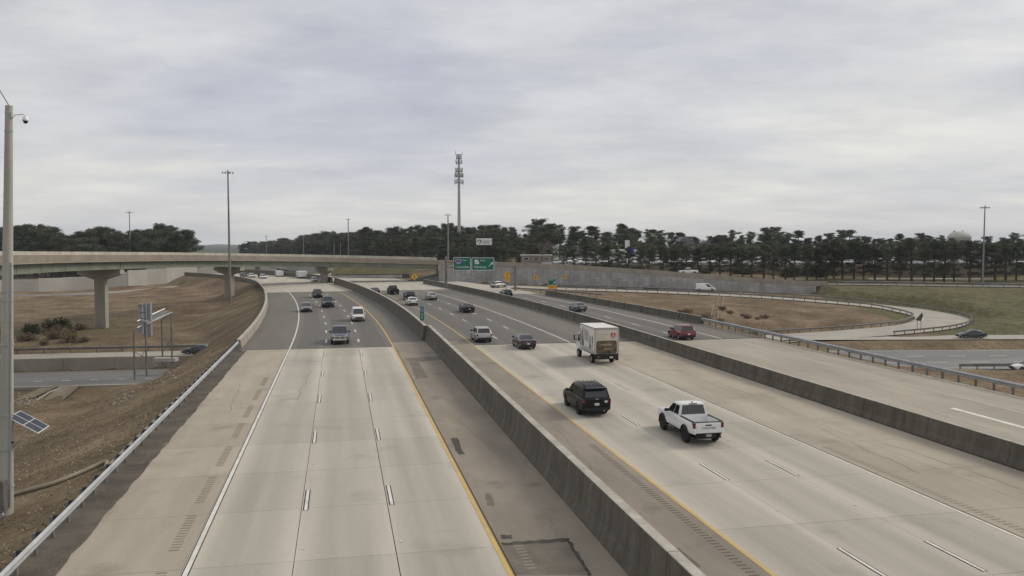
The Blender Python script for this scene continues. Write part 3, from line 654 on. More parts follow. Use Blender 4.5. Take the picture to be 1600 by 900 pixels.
guardrail('grey guardrail along the outer edge of the collector road at lower right', [road(s, 49.55 + .006 * max(0, 60 - s), -.02) for s in srange(20, 108, 2)], -1, m=M_steel, big=1.3)
guardrail('weathered guardrail on the inner edge of the loop ramp', off(LOOP[12:92], 5.6), -1, m=M_steelr, wood=False, step=2.6, big=1.0)
guardrail('weathered guardrail on the outer edge of the loop ramp bend', off(LOOP[14:74], -5.7), 1, m=M_steelr, wood=False, step=2.6, big=1.0)
guardrail('weathered guardrail between the lower left ramp road and the dead grass', [Vector((p.x, p.y + 3.7, p.z)) for p in RAMPL], 1, m=M_steelr, wood=False, step=3.8, big=1.4)
guardrail('weathered guardrail on the near side of the lower highway at right', [Vector((x, yn(x) - .8, -7.45)) for x in range(66, 200, 6)], -1, m=M_steelr, wood=False, step=2.6, big=1.3)
guardrail('short guardrail at the exit gore in front of the yellow sign', [at_z(x, y, -.2) for x, y in ((808, 455), (850, 457.5), (900, 462), (940, 466))], -1, m=M_steelr, wood=False, step=2.6)
# low wall between lower highway and ramp road on the left
def lowwall():
    root = thing('retaining_wall', 'low tan retaining wall between lower left highway and its ramp road', 'wall'); k = 0
    for x in range(-150, -22, 7):
        a = Vector((x, yn(x) + 14.7, 0)); c = Vector((x + 7, yn(x + 7) + 14.7, 0)); b = MB(); l = (c - a).length
        b.box((0, .35, -6.65), (l - .05, 1.1, 2.05)); o = b.obj('wall_panel', M_barL, root); o.location = (a + c) / 2; o.rotation_euler = (0, 0, math.atan2(c.y - a.y, c.x - a.x))
lowwall()

# ------------------------------------------------------------------ overpass and panel wall
def overpass():
    root = thing('overpass', 'curved concrete flyover with green steel girders crossing at left', 'bridge')
    P = NEARP[:I_AB + 1]; q = sided(P)       # right side of travel = towards us
    WD = 9.6
    MB().sweep(q, [(0, -1.12), (0, -.02), (-.05, 0), (-.26, 0), (-.4, -.8), (-.4, -1.1)], 0, [0, 1, 1, 1, 1, 0], close=True).obj('parapet', [M_face, M_barT], root)  # top painted lighter as a lit edge, outer face in a darker tone
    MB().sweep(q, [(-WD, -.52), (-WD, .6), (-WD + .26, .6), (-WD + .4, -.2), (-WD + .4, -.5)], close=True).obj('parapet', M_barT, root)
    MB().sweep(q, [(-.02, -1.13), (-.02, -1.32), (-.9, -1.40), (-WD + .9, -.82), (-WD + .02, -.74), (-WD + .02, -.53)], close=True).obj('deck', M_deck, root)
    for k, o_ in enumerate((-1.0, -3.5, -6.1, -8.6)):
        MB().sweep(q, [(o_ + .22, -1.41 - o_ * .055 - .05), (o_ + .22, -1.45 - o_ * .055 - .05), (o_ + .02, -1.46 - o_ * .055 - .05), (o_ + .02, -2.70), (o_ + .25, -2.72), (o_ + .25, -2.77), (o_ - .25, -2.77), (o_ - .25, -2.72), (o_ - .02, -2.70), (o_ - .02, -1.46 - o_ * .055 - .05), (o_ - .22, -1.45 - o_ * .055 - .05), (o_ - .22, -1.41 - o_ * .055 - .05)], close=True).obj('girder', M_girder, root)
    st_ = MB(); st_.box((0, 0, -2.08), (.06, .03, 1.2)); sm = st_.mesh('stiffener', M_girder)
    for p, d in sided(resample(P, 5.2)):
        if p.y > 95: o = link('stiffener', sm, root); o.location = p - d * .965; o.rotation_euler = (0, 0, math.atan2(d.y, d.x))
    # expansion gaps on the girder
    g = MB(); g.box((0, 0, 0), (.06, .10, 1.3)); gm = g.mesh('girder_splice', M_ink)
    def near(px, py, z, par=0):
        best = min(q, key=lambda a: abs(800 + F * a[0].x / a[0].y - px) + (0 if a[0].y > 0 else 1e4)); return best
    for px, w_, cw, capw in ((196, 2.1, 1.5, 8.4), (376, 2.1, 1.5, 8.2), (522, 2.0, 1.5, 8.0)):
        p, d = near(px, 0, 0); c = p - d * (WD / 2 + .0); gz = tz(c.x, c.y)
        ctr = Vector((c.x, c.y, 0)); a = math.atan2(d.y, d.x)
        o = link('girder_splice', gm, root); o.location = p - d * .96 + Vector((0, 0, -2.1)); o.rotation_euler = (0, 0, a)
        bot = p.z - 2.79; col = ctr + d * .0; gz = tz(col.x, col.y)
        b = MB(); W, T = w_, cw
        pr = [(-W / 2, -T / 2 + .15), (-W / 2 + .15, -T / 2), (W / 2 - .15, -T / 2), (W / 2, -T / 2 + .15), (W / 2, T / 2 - .15), (W / 2 - .15, T / 2), (-W / 2 + .15, T / 2), (-W / 2, T / 2 - .15)]
        b.prism(pr, 'z', gz - 1, bot - 1.9); 
        # raised pilaster on the right hand corner
        b.box((W / 2 - .2, -T / 2 - .05, (gz - 1 + bot - 1.9) / 2), (.62, .2, bot - 1.9 - gz + 1))
        pier = b.obj('pier', M_pier, root); pier.location = (col.x, col.y, 0); pier.rotation_euler = (0, 0, a)
        b = MB(); h0, h1 = bot - 1.95, bot - .12
        b.prism([(-capw / 2, h1), (-capw / 2, h1 - .8), (-W / 2, h0), (W / 2, h0), (capw / 2, h1 - .8), (capw / 2, h1)], 'y', -T / 2 - .1, T / 2 + .1)
        cp = b.obj('pier_cap', M_pier, root); cp.location = (col.x, col.y, 0); cp.rotation_euler = (0, 0, a)
        b = MB()
        for k in (-1.0, -3.5, -6.1, -8.6): b.box((k + WD / 2, 0, bot - .06), (.5, .5, .12))
        be = b.obj('bearing', M_barT, root); be.location = (col.x, col.y, 0); be.rotation_euler = (0, 0, a)
    # abutment
    p, d = q[-1]; a = math.atan2(d.y, d.x)
    b = MB(); b.box((-WD / 2, .4, p.z - 2.82 - 1.6), (WD + .3, 1.4, 3.2)); ab = b.obj('abutment', M_pier, root); ab.location = (p.x, p.y, 0); ab.rotation_euler = (0, 0, a)
    b = MB(); b.box((.08, 0, p.z - 2.1), (.5, 1.0, 2.4)); ab = b.obj('cheek_wall', M_deck, root); ab.location = (p.x, p.y, 0); ab.rotation_euler = (0, 0, a)
    b = MB(); zt = p.z - 4.4; b.add([(-WD, -.3, zt), (0, -.3, zt), (0, -9.5, -.1), (-WD, -9.5, -.1), (-WD, -.3, -.5), (0, -.3, -.5)], [(0, 1, 2, 3), (1, 5, 2), (0, 3, 4)])
    ab = b.obj('slope_paving', mat('dark slope paving', (.14, .14, .14), (.10, .1, .1), .4, .9), root); ab.location = (p.x, p.y, 0); ab.rotation_euler = (0, 0, a)
    return root
overpass()
def panelwall():
    root = thing('retaining_wall', 'grey panel retaining wall carrying the ramp, behind the green signs', 'wall')
    P = resample(NEARP[I_AB:104], 1.52); q = sided(P)
    MB().sweep(q, [(0.03, -1.15), (.03, -.02), (-.02, 0), (-.24, 0), (-.38, -.8), (-.38, -1.12)], close=True).obj('parapet', M_barL, root)
    MB().sweep(q, [(.10, -1.38), (.10, -1.16), (-.34, -1.16), (-.34, -1.38)], close=True).obj('coping', M_deck, root)
    MB().sweep(q, [(-.2, -12), (-.2, -1.3), (-.6, -1.3), (-.6, -12)], close=True).obj('wall_core', M_barS, root)
    b = MB(); b.box((0, 0, 0), (1.46, .14, 1.46)); pm = b.mesh('wall_panel', M_panel)
    pr = [pm]
    for i in range(len(P) - 1):
        a, c = P[i], P[i + 1]; m = (a + c) / 2; dx = math.atan2(c.y - a.y, c.x - a.x); sd = q[i][1]
        g = m + sd * .8; gz = tz(g.x, g.y) - .2; top = m.z - 1.39
        z = top - .75 - (.75 if i % 2 else 0); 
        if i % 2:
            o = link('wall_panel', pm, root); o.location = (m.x, m.y, top - .375) ; o.location += sd * .0; o.rotation_euler = (0, 0, dx); o.scale = (1, 1, .495)
        while z > gz - .75:
            o = link('wall_panel', pm, root); o.location = (m.x + sd.x * random.uniform(0, .02), m.y + sd.y * random.uniform(0, .02), z); o.rotation_euler = (0, 0, dx); z -= 1.5
    return root
panelwall()
guardrail('weathered guardrail along the upper ramp in front of the pine row', off(NEARP[104:], -.6, -.8), 1, h=.7, m=M_steelr, wood=False, step=3.8, big=1.5)

# far left walls and structures under the overpass
def farwalls():
    root = thing('retaining_wall', 'long stepped white retaining wall far behind the overpass at left', 'wall')
    pts = [(-30, 461, 440), (20, 459, 438), (60, 458, 436), (100, 456.5, 434), (145, 455, 432.5), (168, 453, 427), (200, 451, 424), (230, 448, 421), (260, 445.5, 419), (308, 441, 415.5)]
    for (x0, y0, t0), (x1, y1, t1) in zip(pts, pts[1:]):
        z0 = -5 + 1.4 * max(0, (x0 - 145) / 163); z1 = -5 + 1.4 * max(0, (x1 - 145) / 163)
        a = at_z(x0, y0, z0); c = at_z(x1, y1, z1); top = at_y(x0, (t0 + t1) / 2, a.y).z; l = (c - a).length; bz = min(z0, z1) - .8
        b = MB(); b.box((0, 0, (top + bz) / 2), (l + .02, .5, top - bz)); o = b.obj('wall_panel', M_wallw, root); m = (a + c) / 2; o.location = (m.x, m.y, 0); o.rotation_euler = (0, 0, math.atan2(c.y - a.y, c.x - a.x))
    # ramp in front of it
    P = catmull([at_z(x, y, z) for x, y, z in ((-60, 465, -5), (60, 463, -4.9), (170, 458, -4.7), (250, 451, -4.1), (320, 443.5, -3), (372, 437.5, -1.2))], 5)
    o = path_road(P, 4.2, .15, M_ramp, 'ramp_road', 'far pale ramp road in front of the stepped white wall')
    o = thing('concrete_barrier', 'thin pale barrier on the far ramp below the stepped white wall', 'barrier')
    MB().sweep(sided(off(P, 4.5)), [(-.2, 0), (-.1, .8), (.1, .8), (.2, 0)], close=True).obj('barrier_section', M_wallw, o)
    # rising ramp wall
    o = thing('ramp_wall', 'rising grey ramp parapet against the stepped white wall', 'wall')
    q = [(at_z(168, 453, -4.8), at_y(168, 446, 268).z), (at_z(240, 446.5, -4.2), at_y(240, 435, 285).z), (at_z(308, 440, -3.4), at_y(308, 425, 300).z)]
    b = MB()
    for (a, za), (c, zc) in zip(q, q[1:]):
        b.add([a + Vector((0, 0, -1)), c + Vector((0, 0, -1)), Vector((c.x, c.y, zc)), Vector((a.x, a.y, za)), a + Vector((0, .4, -1)), c + Vector((0, .4, -1)), Vector((c.x, c.y + .4, zc)), Vector((a.x, a.y + .4, za))], [(0, 1, 2, 3), (3, 2, 6, 7), (4, 7, 6, 5)])
    b.obj('parapet', M_pier, o)
    # walls and pier seen under the deck
    def slabw(nm, label, x0, x1, yb0, yb1, yt0, yt1, Y0, Y1, m, cat='wall'):
        a, c = at_y(x0, yb0, Y0), at_y(x1, yb1, Y1); ta, tc = at_y(x0, yt0, Y0).z, at_y(x1, yt1, Y1).z
        o = thing(nm, label, cat, (a.x, a.y, 0)); n = max(1, int((c - a).length / 6))
        for k in range(n):
            f0, f1 = k / n, (k + 1) / n; p, r = a.lerp(c, f0), a.lerp(c, f1); h0, h1 = ta + (tc - ta) * f0, ta + (tc - ta) * f1
            b = MB(); vs = []
            for dy in (0, .6): vs += [(p.x, p.y + dy, p.z - 1), (r.x - .06, r.y + dy, r.z - 1), (r.x - .06, r.y + dy, h1), (p.x, p.y + dy, h0)]
            b.add([Vector(v) - Vector((a.x, a.y, 0)) for v in vs], [(0, 1, 2, 3), (7, 6, 5, 4), (3, 2, 6, 7), (0, 3, 7, 4), (1, 5, 6, 2)]); b.obj('wall_panel', m, o)
        return o
    slabw('retaining_wall', 'white wall seen under the overpass left of the second pier', 309, 338, 439, 437, 419, 414, 318, 322, M_wallw)
    slabw('retaining_wall', 'bright white wall under the overpass between the second pier and the dark far pier', 350, 404, 435, 433, 413, 413, 330, 330, M_wallw)
    slabw('retaining_wall', 'white ramp wall falling to the right under the overpass', 404, 462, 434, 434.5, 414, 431, 318, 296, M_wallw)
    slabw('retaining_wall', 'grey sloping wall under the overpass left of its third pier', 428, 508, 433, 437, 413, 415, 334, 322, M_panel)
    slabw('ramp_wall', 'dark parapet line running down behind the white box van', 432, 500, 427, 437, 419, 431, 312, 306, M_barS)
    slabw('retaining_wall', 'blue grey wall under the overpass right of its third pier', 519, 628, 441, 440, 431, 429.5, 268, 262, M_panel)
    slabw('guard_barrier', 'dark barrier line above the blue grey wall under the overpass', 519, 640, 431, 429.5, 429, 427.5, 269.5, 263.5, M_barS)
    o = thing('bridge_pier', 'dark far pier standing under the overpass behind the traffic', 'pier', tuple(at_y(403, 435, 300)))
    b = MB(); b.box((0, 0, 3), (1.5, 1.5, 7)); b.box((0, 0, 6), (4, 1.7, 1.2)); b.obj('pier_shaft', M_barS, o)
    # grass bank right of the pier
farwalls()
P0 = [at_y(516, 430, 274), at_y(640, 428, 266)]
b = MB(); a, c = P0; b.add([a + Vector((0, 0, -4)), c + Vector((0, 0, -4)), c + Vector((2, 12, 2.2)), a + Vector((-2, 12, 2.4)), a + Vector((-4, 30, 2.6)), c + Vector((4, 30, 2.4))], [(0, 1, 2, 3), (3, 2, 5, 4)])
tag(b.obj('grass_bank', mat('bank grass', (.16, .135, .07), (.10, .09, .045), .3, .95)), 'dull green bank behind the overpass', None, None, 'structure')

# ------------------------------------------------------------------ poles, signs and street furniture
def mast(px, ytop, Y, zb, label, r0=.28, r1=.12, head=1.1, nl=8):
    b0 = at_y(px, ytop, Y); root = thing('high_mast_light', label, 'light mast', (b0.x, b0.y, zb), group='high mast lights of the interchange'); h = b0.z - zb
    MB().tube([(0, 0, 0), (0, 0, h * .5), (0, 0, h)], [r0, (r0 + r1) / 2, r1], 10).obj('mast', M_steeld, root, smooth=40)
    b = MB(); n = 16
    ring = [(head * .62 * math.cos(2 * math.pi * k / n), head * .62 * math.sin(2 * math.pi * k / n), h - .15) for k in range(n + 1)]
    b.tube(ring, .05, 5); b.tube([(0, 0, h - .1), (0, 0, h + .35)], [.16, .1], 8)
    for k in range(nl // 2): q = math.pi * 2 * k / nl; c, s = math.cos(q) * head * .62, math.sin(q) * head * .62; b.tube([(-c, -s, h - .15), (c, s, h - .15)], .03, 5)
    b.obj('lamp_ring', M_steeld, root)
    lb = MB(); lb.lathe([(.001, .16), (.12, .16), (.16, .1), (.26, -.12), (.24, -.16), (.001, -.16)], n=10); lm = lb.mesh('lamp', M_steel, 40)
    for k in range(nl):
        q = 2 * math.pi * k / nl; o = link('lamp', lm, root); o.location = (math.cos(q) * head, math.sin(q) * head, h - .22)
mast(356, 268, 186, -2.2, 'tall high mast light on the brown slope in front of the overpass', .33, .15, 1.15)
mast(202, 331, 330, -3, 'high mast light standing among trees behind the left end of the overpass', .28, .14, 1.1)
mast(700, 335, 300, 1, 'high mast light just left of the cell tower, behind the panel wall', .33, .18, 1.0)
mast(544, 342, 430, 0, 'high mast light before the distant woods left of the cell tower', .33, .2, 1.0)
mast(416, 369, 620, 0, 'faint far high mast light above the lower woods left of centre', .3, .2, 1.1)
mast(383, 377, 760, -2, 'faintest small high mast light near the gap with the hills', .3, .22, 1.1)
mast(1539, 323, 224, -.3, 'high mast light at far right in front of the pine row', .27, .13, 1.05)
for (px, yt, Y, lb) in ((474, 368, 480, 'plain grey pole before the woods, left of the far mast'), (522, 381, 420, 'short thin pole before the woods, left of two taller ones'), (532, 379, 425, 'thin pole before the woods just left of the far mast')):
    a = at_y(px, yt, Y); o = thing('utility_pole', lb, 'pole', (a.x, a.y, 0)); MB().tube([(0, 0, -2), (0, 0, a.z)], [.25, .2], 8).obj('shaft', M_steeld, o)

def cell_tower():
    a = at_y(717, 238, 400); root = thing('cell_tower', 'tall grey cell tower monopole with stacked antennas above the woods', 'cell tower', (a.x, a.y, 4)); h = a.z - 4
    MB().tube([(0, 0, 0), (0, 0, h * .6), (0, 0, h - 1)], [.95, .62, .42], 12).obj('pole', M_steel, root, smooth=40)
    ab = MB(); ab.box((0, 0, 0), (.34, .18, 2.2)); am = ab.mesh('antenna', M_steel)
    am2 = MB().box((0, 0, 0), (.34, .18, 2.0)).mesh('antenna', M_steeld)
    for (yy, rad, nn, m_) in ((246, 1.2, 6, am2), (253, 1.5, 6, am2), (266, 1.75, 9, am), (274, 2.0, 12, am2), (284, 2.1, 9, am)):
        z = at_y(717, yy, 400).z - 4; b = MB(); k3 = 3
        ring = [(rad * .8 * math.cos(2 * math.pi * k / 12), rad * .8 * math.sin(2 * math.pi * k / 12), z - .5) for k in range(13)]
        b.tube(ring, .09, 5)
        for k in range(6): q = math.pi * k / 3; b.tube([(0, 0, z - .5), (rad * .8 * math.cos(q), rad * .8 * math.sin(q), z - .5)], .07, 5)
        b.obj('platform', M_steeld, root)
        for k in range(nn):
            q = 2 * math.pi * (k + .3) / nn; o = link('antenna', m_, root); o.location = (rad * math.cos(q), rad * math.sin(q), z + random.uniform(-.3, .3)); o.rotation_euler = (0, 0, q + math.pi / 2)
    b = MB(); b.box((0, 0, h - 1), (3.4, .25, .25)); b.tube([(-1.6, 0, h - 1), (-1.6, 0, h + .6)], .1, 5); b.tube([(1.6, 0, h - 1), (1.6, 0, h + .6)], .1, 5); b.obj('top_mount', M_steeld, root)
cell_tower()
def water_tower():
    a = at_y(1499, 366, 900); root = thing('water_tower', 'white elevated water tank peeking over the trees at right', 'water tower', (a.x, a.y, 0))
    b = MB(); R = 11.6; zc = a.z - 2
    b.lathe([(.01, zc + 5.2), (4, zc + 4.9), (8, zc + 3.6), (10.8, zc + .9), (R, zc - 1.5), (11, zc - 3.6), (9, zc - 6), (3, zc - 7)], n=28); b.obj('tank', M_wallw, root, smooth=40)
    b = MB()
    for k in range(8): q = k * math.pi / 4; b.tube([(10 * math.cos(q), 10 * math.sin(q), 0), (11.4 * math.cos(q), 11.4 * math.sin(q), zc - 3.5)], .5, 6)
    b.tube([(0, 0, 0), (0, 0, zc - 6)], 1.4, 8); b.obj('legs', M_wallw, root)
    b = MB(); b.lathe([(R + .3, zc - 1.9), (R + .5, zc - 1.9), (R + .5, zc - .9), (R + .3, zc - .9)], n=28); b.obj('railing', M_steel, root)
    for dx in (-5.5, 3.5): o = MB().box((dx, 0, zc + 5.1), (1.6, 1.2, 1.4)).obj('antenna', M_steeld, root)
water_tower()

def cctv_pole():
    zb = -1.2; a = at_z(9, 800, zb); top = at_y(14, 165, a.y)
    root = thing('camera_pole', 'pale concrete camera pole with clamps at the left edge, solar panel on its shaft', 'pole', a)
    d = top - a; n = Vector((0, 0, 0)); h = d.z
    def on(z, dx=0, dy=0): return Vector((d.x * z / h + dx, d.y * z / h + dy, z))
    k = a.y / F
    MB().tube([on(-1.5), on(h * .35), on(h)], [.34, .27, .155], 14).obj('shaft', M_pole, root, smooth=40)
    b = MB(); b.tube([on(.3, .30, -.18), on(h * .35, .265, -.13), on(h * .62, .22, -.1)], .05, 8); b.obj('conduit', M_steel, root, smooth=40)
    for py in (205, 455, 470, 538, 648, 702, 760, 176):
        z = (a.z + 0) ; zz = at_y(10, py, a.y).z - a.z; r = .36 - .2 * zz / h
        q = on(zz); b = MB(); b.tube([q + Vector((0, 0, -.03)), q + Vector((0, 0, .03))], r + .012, 14); b.obj('band', M_steel, root)
    # equipment cabinet
    zc = at_y(8, 770, a.y).z - a.z; b = MB(); b.box(on(zc, -.02, -.42), (.50, .3, 1.35)); b.obj('cabinet', mat('grey cabinet', (.16, .15, .14), (.12, .115, .105), 1, .6), root)
    b = MB(); b.box(on(zc, -.02, -.585), (.44, .02, 1.25)); b.obj('cabinet_door', MATS['grey cabinet'], root)
    zq = at_y(8, 789, a.y).z - a.z; b = MB(); b.lathe([(.001, -.06), (.13, -.06), (.15, -.02), (.15, .03)], 'y', 14, 0, on(zc - .95, .0, -.36)); b.obj('meter', M_steel, root)
    # lightning wire up left of the top, and bracket with dome camera
    b = MB(); b.tube([on(h), on(h) + Vector((-.55, 0, .95))], .022, 6); b.obj('antenna_rod', M_steeld, root)
    zz = at_y(14, 180, a.y).z - a.z; q = on(zz); b = MB(); b.tube([q, q + Vector((.72, -.05, .03)), q + Vector((.78, -.05, -.06))], .028, 6); b.box(q + Vector((.22, -.05, 0)), (.1, .16, .2)); b.obj('camera_arm', M_lotw, root)
    c = q + Vector((.78, -.05, -.16)); b = MB(); b.lathe([(.001, .10), (.09, .09), (.13, 0), (.15, -.06), (.15, -.1), (.001, -.1)], n=14, c=c); cam_ = b.obj('camera_housing', M_lotw, root, smooth=40)
    b = MB(); b.lathe([(.10, -.1), (.10, -.15), (.075, -.20), (.03, -.23), (.001, -.235)], n=14, c=c); b.obj('camera_dome', M_ink, cam_, smooth=50)
    return a, d, h, on, root
PA, PD, PH, PON, PROOT = cctv_pole()
def solar():
    root = thing('solar_panel', 'tilted four cell solar panel on a bracket beside the camera pole', 'solar panel', PA)
    Yp = PA.y - .1
    c = [at_y(12, 652, Yp), at_y(32, 641.5, Yp + .75), at_y(77.5, 665.5, Yp + .75), at_y(60, 677, Yp)]
    c = [p - PA for p in c]; n = (c[1] - c[0]).cross(c[3] - c[0]).normalized()
    if n.z < 0: n = -n
    def Q(u, v): return (c[0] * (1 - u) + c[3] * u) * (1 - v) + (c[1] * (1 - u) + c[2] * u) * v
    def plate(u0, u1, v0, v1, lo, hi):
        b = MB(); P = [Q(u0, v0), Q(u1, v0), Q(u1, v1), Q(u0, v1)]; b.add([p + n * lo for p in P] + [p + n * hi for p in P], [(0, 1, 2, 3), (4, 5, 6, 7), (0, 1, 5, 4), (1, 2, 6, 5), (2, 3, 7, 6), (3, 0, 4, 7)]); return b
    plate(0, 1, 0, 1, -.03, .0).obj('frame', M_plate, root)
    for u0, u1 in ((.03, .485), (.515, .97)):
        for v0, v1 in ((.05, .47), (.53, .95)): plate(u0, u1, v0, v1, .002, .012).obj('solar_cell', M_solar, root)
    m = Q(.62, .5); z0 = at_y(16, 704, PA.y).z - PA.z; q = PON(z0)
    b = MB(); b.tube([q + Vector((.2, 0, 0)), m - n * .06], .035, 7); b.tube([PON(z0 + .9) + Vector((.1, 0, 0)), Q(.1, .5) - n * .05], .035, 7); b.obj('bracket', M_steel, root)
    q2 = PON(z0 + .4); b = MB(); b.lathe([(.001, -.05), (.06, -.05), (.06, .05), (.001, .05)], 'y', 10, 0, q2 + Vector((.34, -.1, 0))); b.obj('lamp_head', M_ink, root)
solar()

# overhead sign gantry
def gantry():
    root = thing('sign_gantry', 'dull steel two post sign gantry spanning the collector road', 'sign gantry')
    zg = 0; A = at_y(697, 462, 190); B = at_y(805, 454, 197); A.z = 1.2; B.z = 0
    zt = at_y(697, 402, 190).z + .2
    MB().tube([A, (A.x, A.y, zt)], [.34, .25], 10).obj('post', M_steelr, root, smooth=40)
    MB().tube([B + Vector((0, 0, -1)), (B.x, B.y, at_y(805, 416, 197).z)], [.3, .24], 10).obj('post', M_steelr, root, smooth=40)
    z1, z2 = at_y(740, 409, 193).z, at_y(740, 417, 193).z; b = MB()
    dz = Vector((0, 0, 0)); Bt = Vector((B.x, B.y, 0)); At = Vector((A.x, A.y, 0))
    for z in (z1, z2): b.tube([At + Vector((0, 0, z)), At.lerp(Bt, .70) + Vector((0, 0, z))], .13, 7)
    n = 8
    for k in range(n):
        p, r = At.lerp(Bt, k / n * .7), At.lerp(Bt, (k + 1) / n * .7); b.tube([p + Vector((0, 0, z1 if k % 2 else z2)), r + Vector((0, 0, z2 if k % 2 else z1))], .06, 5)
    b.tube([At.lerp(Bt, .7) + Vector((0, 0, z2)), Bt + Vector((0, 0, z2))], .13, 7)
    b.obj('truss', M_steelr, root)
    return A, B
GA, GB = gantry()
def rrect(w_, h_, r, n=4):
    out = []
    for cx, cz, a0 in ((w_ / 2 - r, h_ / 2 - r, 0), (-w_ / 2 + r, h_ / 2 - r, 90), (-w_ / 2 + r, -h_ / 2 + r, 180), (w_ / 2 - r, -h_ / 2 + r, 270)):
        for k in range(n + 1): q = math.radians(a0 + 90 * k / n); out.append((cx + r * math.cos(q), cz + r * math.sin(q)))
    return out
def plate(name, poly, y0, y1, m, par): return MB().prism(poly, 'y', y0, y1).obj(name, m, par)
SHIELD = [(-.5, .42), (-.3, .5), (0, .44), (.3, .5), (.5, .42), (.56, .1), (.42, -.25), (.0, -.56), (-.42, -.25), (-.56, .1)]
def sc(P, k, kz=None, o=(0, 0)): return [(x * k + o[0], z * (kz or k) + o[1]) for x, z in P]
ARROW = [(-.5, -.42), (-.42, -.5), (.12, .04), (.3, -.14), (.5, .5), (-.14, .3), (.04, .12)]
def guide_sign(x0, x1, y0, y1, Y, label, kind):
    a = at_y(x0, y1, Y); c = at_y(x1, y0, Y); W, H = c.x - a.x, c.z - a.z
    root = thing('guide_sign', label, 'road sign', ((a.x + c.x) / 2, Y, (a.z + c.z) / 2), math.radians(3)); 
    plate('sign_panel', rrect(W, H, .28), 0, .06, M_sback, root)
    plate('border', rrect(W - .02, H - .02, .27), -.012, -.001, M_swhite, root)
    plate('face', rrect(W - .22, H - .22, .2), -.024, -.013, M_sgreen, root)
    ty = -.03
    if kind == 'col':
        sh = plate('route_shield', sc(SHIELD, 1.22, 1.15, (-W * .21, H * .17)), -.032, -.026, M_swhite, root)
        plate('shield_field', sc(SHIELD, 1.06, 1.0, (-W * .21, H * .17)), -.038, -.033, M_sblue, sh)
        plate('shield_crown', [(-W * .21 - .5, H * .17 + .22), (-W * .21 + .5, H * .17 + .22), (-W * .21 + .45, H * .17 + .42), (-W * .21, H * .17 + .40), (-W * .21 - .45, H * .17 + .42)], -.043, -.039, M_sred, sh)
        text_mesh('20', .62, M_swhite, 'numeral', sh, (-W * .21, -.048, H * .10))
        text_mesh('East', .50, M_swhite, 'lettering', root, (W * .17, ty, H * .27), sx=1.1)
        text_mesh('Columbia', .78, M_swhite, 'lettering', root, (0, ty, -H * .24), sx=1.08)
    else:
        gx, gz = -W * .27, H * .17
        sh = plate('route_shield', [(gx - .5, gz + .5), (gx + .15, gz + .5), (gx + .5, gz - .05), (gx + .55, gz - .5), (gx - .42, gz - .5)], -.032, -.026, M_swhite, root)
        text_mesh('232', .42, M_ink, 'numeral', sh, (gx, -.036, gz - .12))
        text_mesh('West', .50, M_swhite, 'lettering', root, (-W * .01, ty, H * .27), sx=1.1)
        text_mesh('Martinez', .78, M_swhite, 'lettering', root, (-W * .12, ty, -H * .24), sx=1.02)
        plate('arrow', sc(ARROW, 1.05, 1.0, (W * .36, -H * .02)), -.032, -.026, M_swhite, root)
guide_sign(708.5, 735.5, 402, 422.5, 191, 'green overhead sign reading East Columbia with an interstate shield', 'col')
guide_sign(737, 772, 402.5, 422.5, 191.4, 'green overhead sign reading West Martinez with an arrow', 'mar')
def exit_sign():
    Y = 176; a = at_y(862.5, 440, Y); root = thing('exit_sign', 'small green exit sign with arrow above a yellow speed plaque', 'road sign', (a.x, Y, tz(a.x, Y)))
    z = a.z - root.location.z; W, H = 1.75, 1.5
    plate('sign_panel', rrect(W, H, .1), 0, .04, M_sback, root).location = (0, 0, z + .0)
    for nm, P, y0, y1, m in (('border', rrect(W, H, .1), -.01, -.001, M_swhite), ('face', rrect(W - .12, H - .12, .07), -.02, -.011, M_sgreen)): plate(nm, P, y0, y1, m, root).location = (0, 0, z)
    text_mesh('EXIT', .48, M_swhite, 'lettering', root, (0, -.026, z + .38), sx=1.15)
    plate('arrow', sc(ARROW, .62), -.028, -.022, M_swhite, root).location = (.42, 0, z - .28)
    plate('speed_plaque', rrect(1.8, .72, .06), -.01, .02, M_syel, root).location = (0, 0, z - 1.18)
    text_mesh('25 MPH', .36, M_ink, 'lettering', root, (0, -.016, z - 1.18), sx=1.1)
    b = MB(); b.box((-.5, .09, z / 2 - .3), (.1, .1, z + .8)); b.obj('post', M_steelr, root); b = MB(); b.box((.5, .09, z / 2 - .3), (.1, .1, z + .8)); b.obj('post', M_steelr, root)
exit_sign()
def warn_sign():
    Y = 196; a = at_y(792, 431, Y); root = thing('warning_sign', 'yellow curve warning diamond over a tall yellow advisory plaque by the gore', 'road sign', (a.x, Y, tz(a.x, Y))); z = a.z - root.location.z
    D = [(0, .8), (.8, 0), (0, -.8), (-.8, 0)]
    plate('diamond', D, 0, .04, M_syel, root).location = (0, 0, z + .35)
    b = MB(); b.tube([(-.05, -.02, z - .1), (-.05, -.02, z + .25), (.15, -.02, z + .55), (.38, -.02, z + .5)], .06, 6); b.obj('arrow', M_ink, root)
    plate('speed_plaque', rrect(1.05, 1.5, .08), -.03, -.005, M_syel, root).location = (.15, 0, z - .6)
    text_mesh('25', .55, M_ink, 'lettering', root, (.15, -.036, z - .45)); text_mesh('MPH', .3, M_ink, 'lettering', root, (.15, -.036, z - .95))
    b = MB(); b.box((0, .09, z / 2 - .3), (.1, .1, z + .9)); b.obj('post', M_steelr, root)
warn_sign()
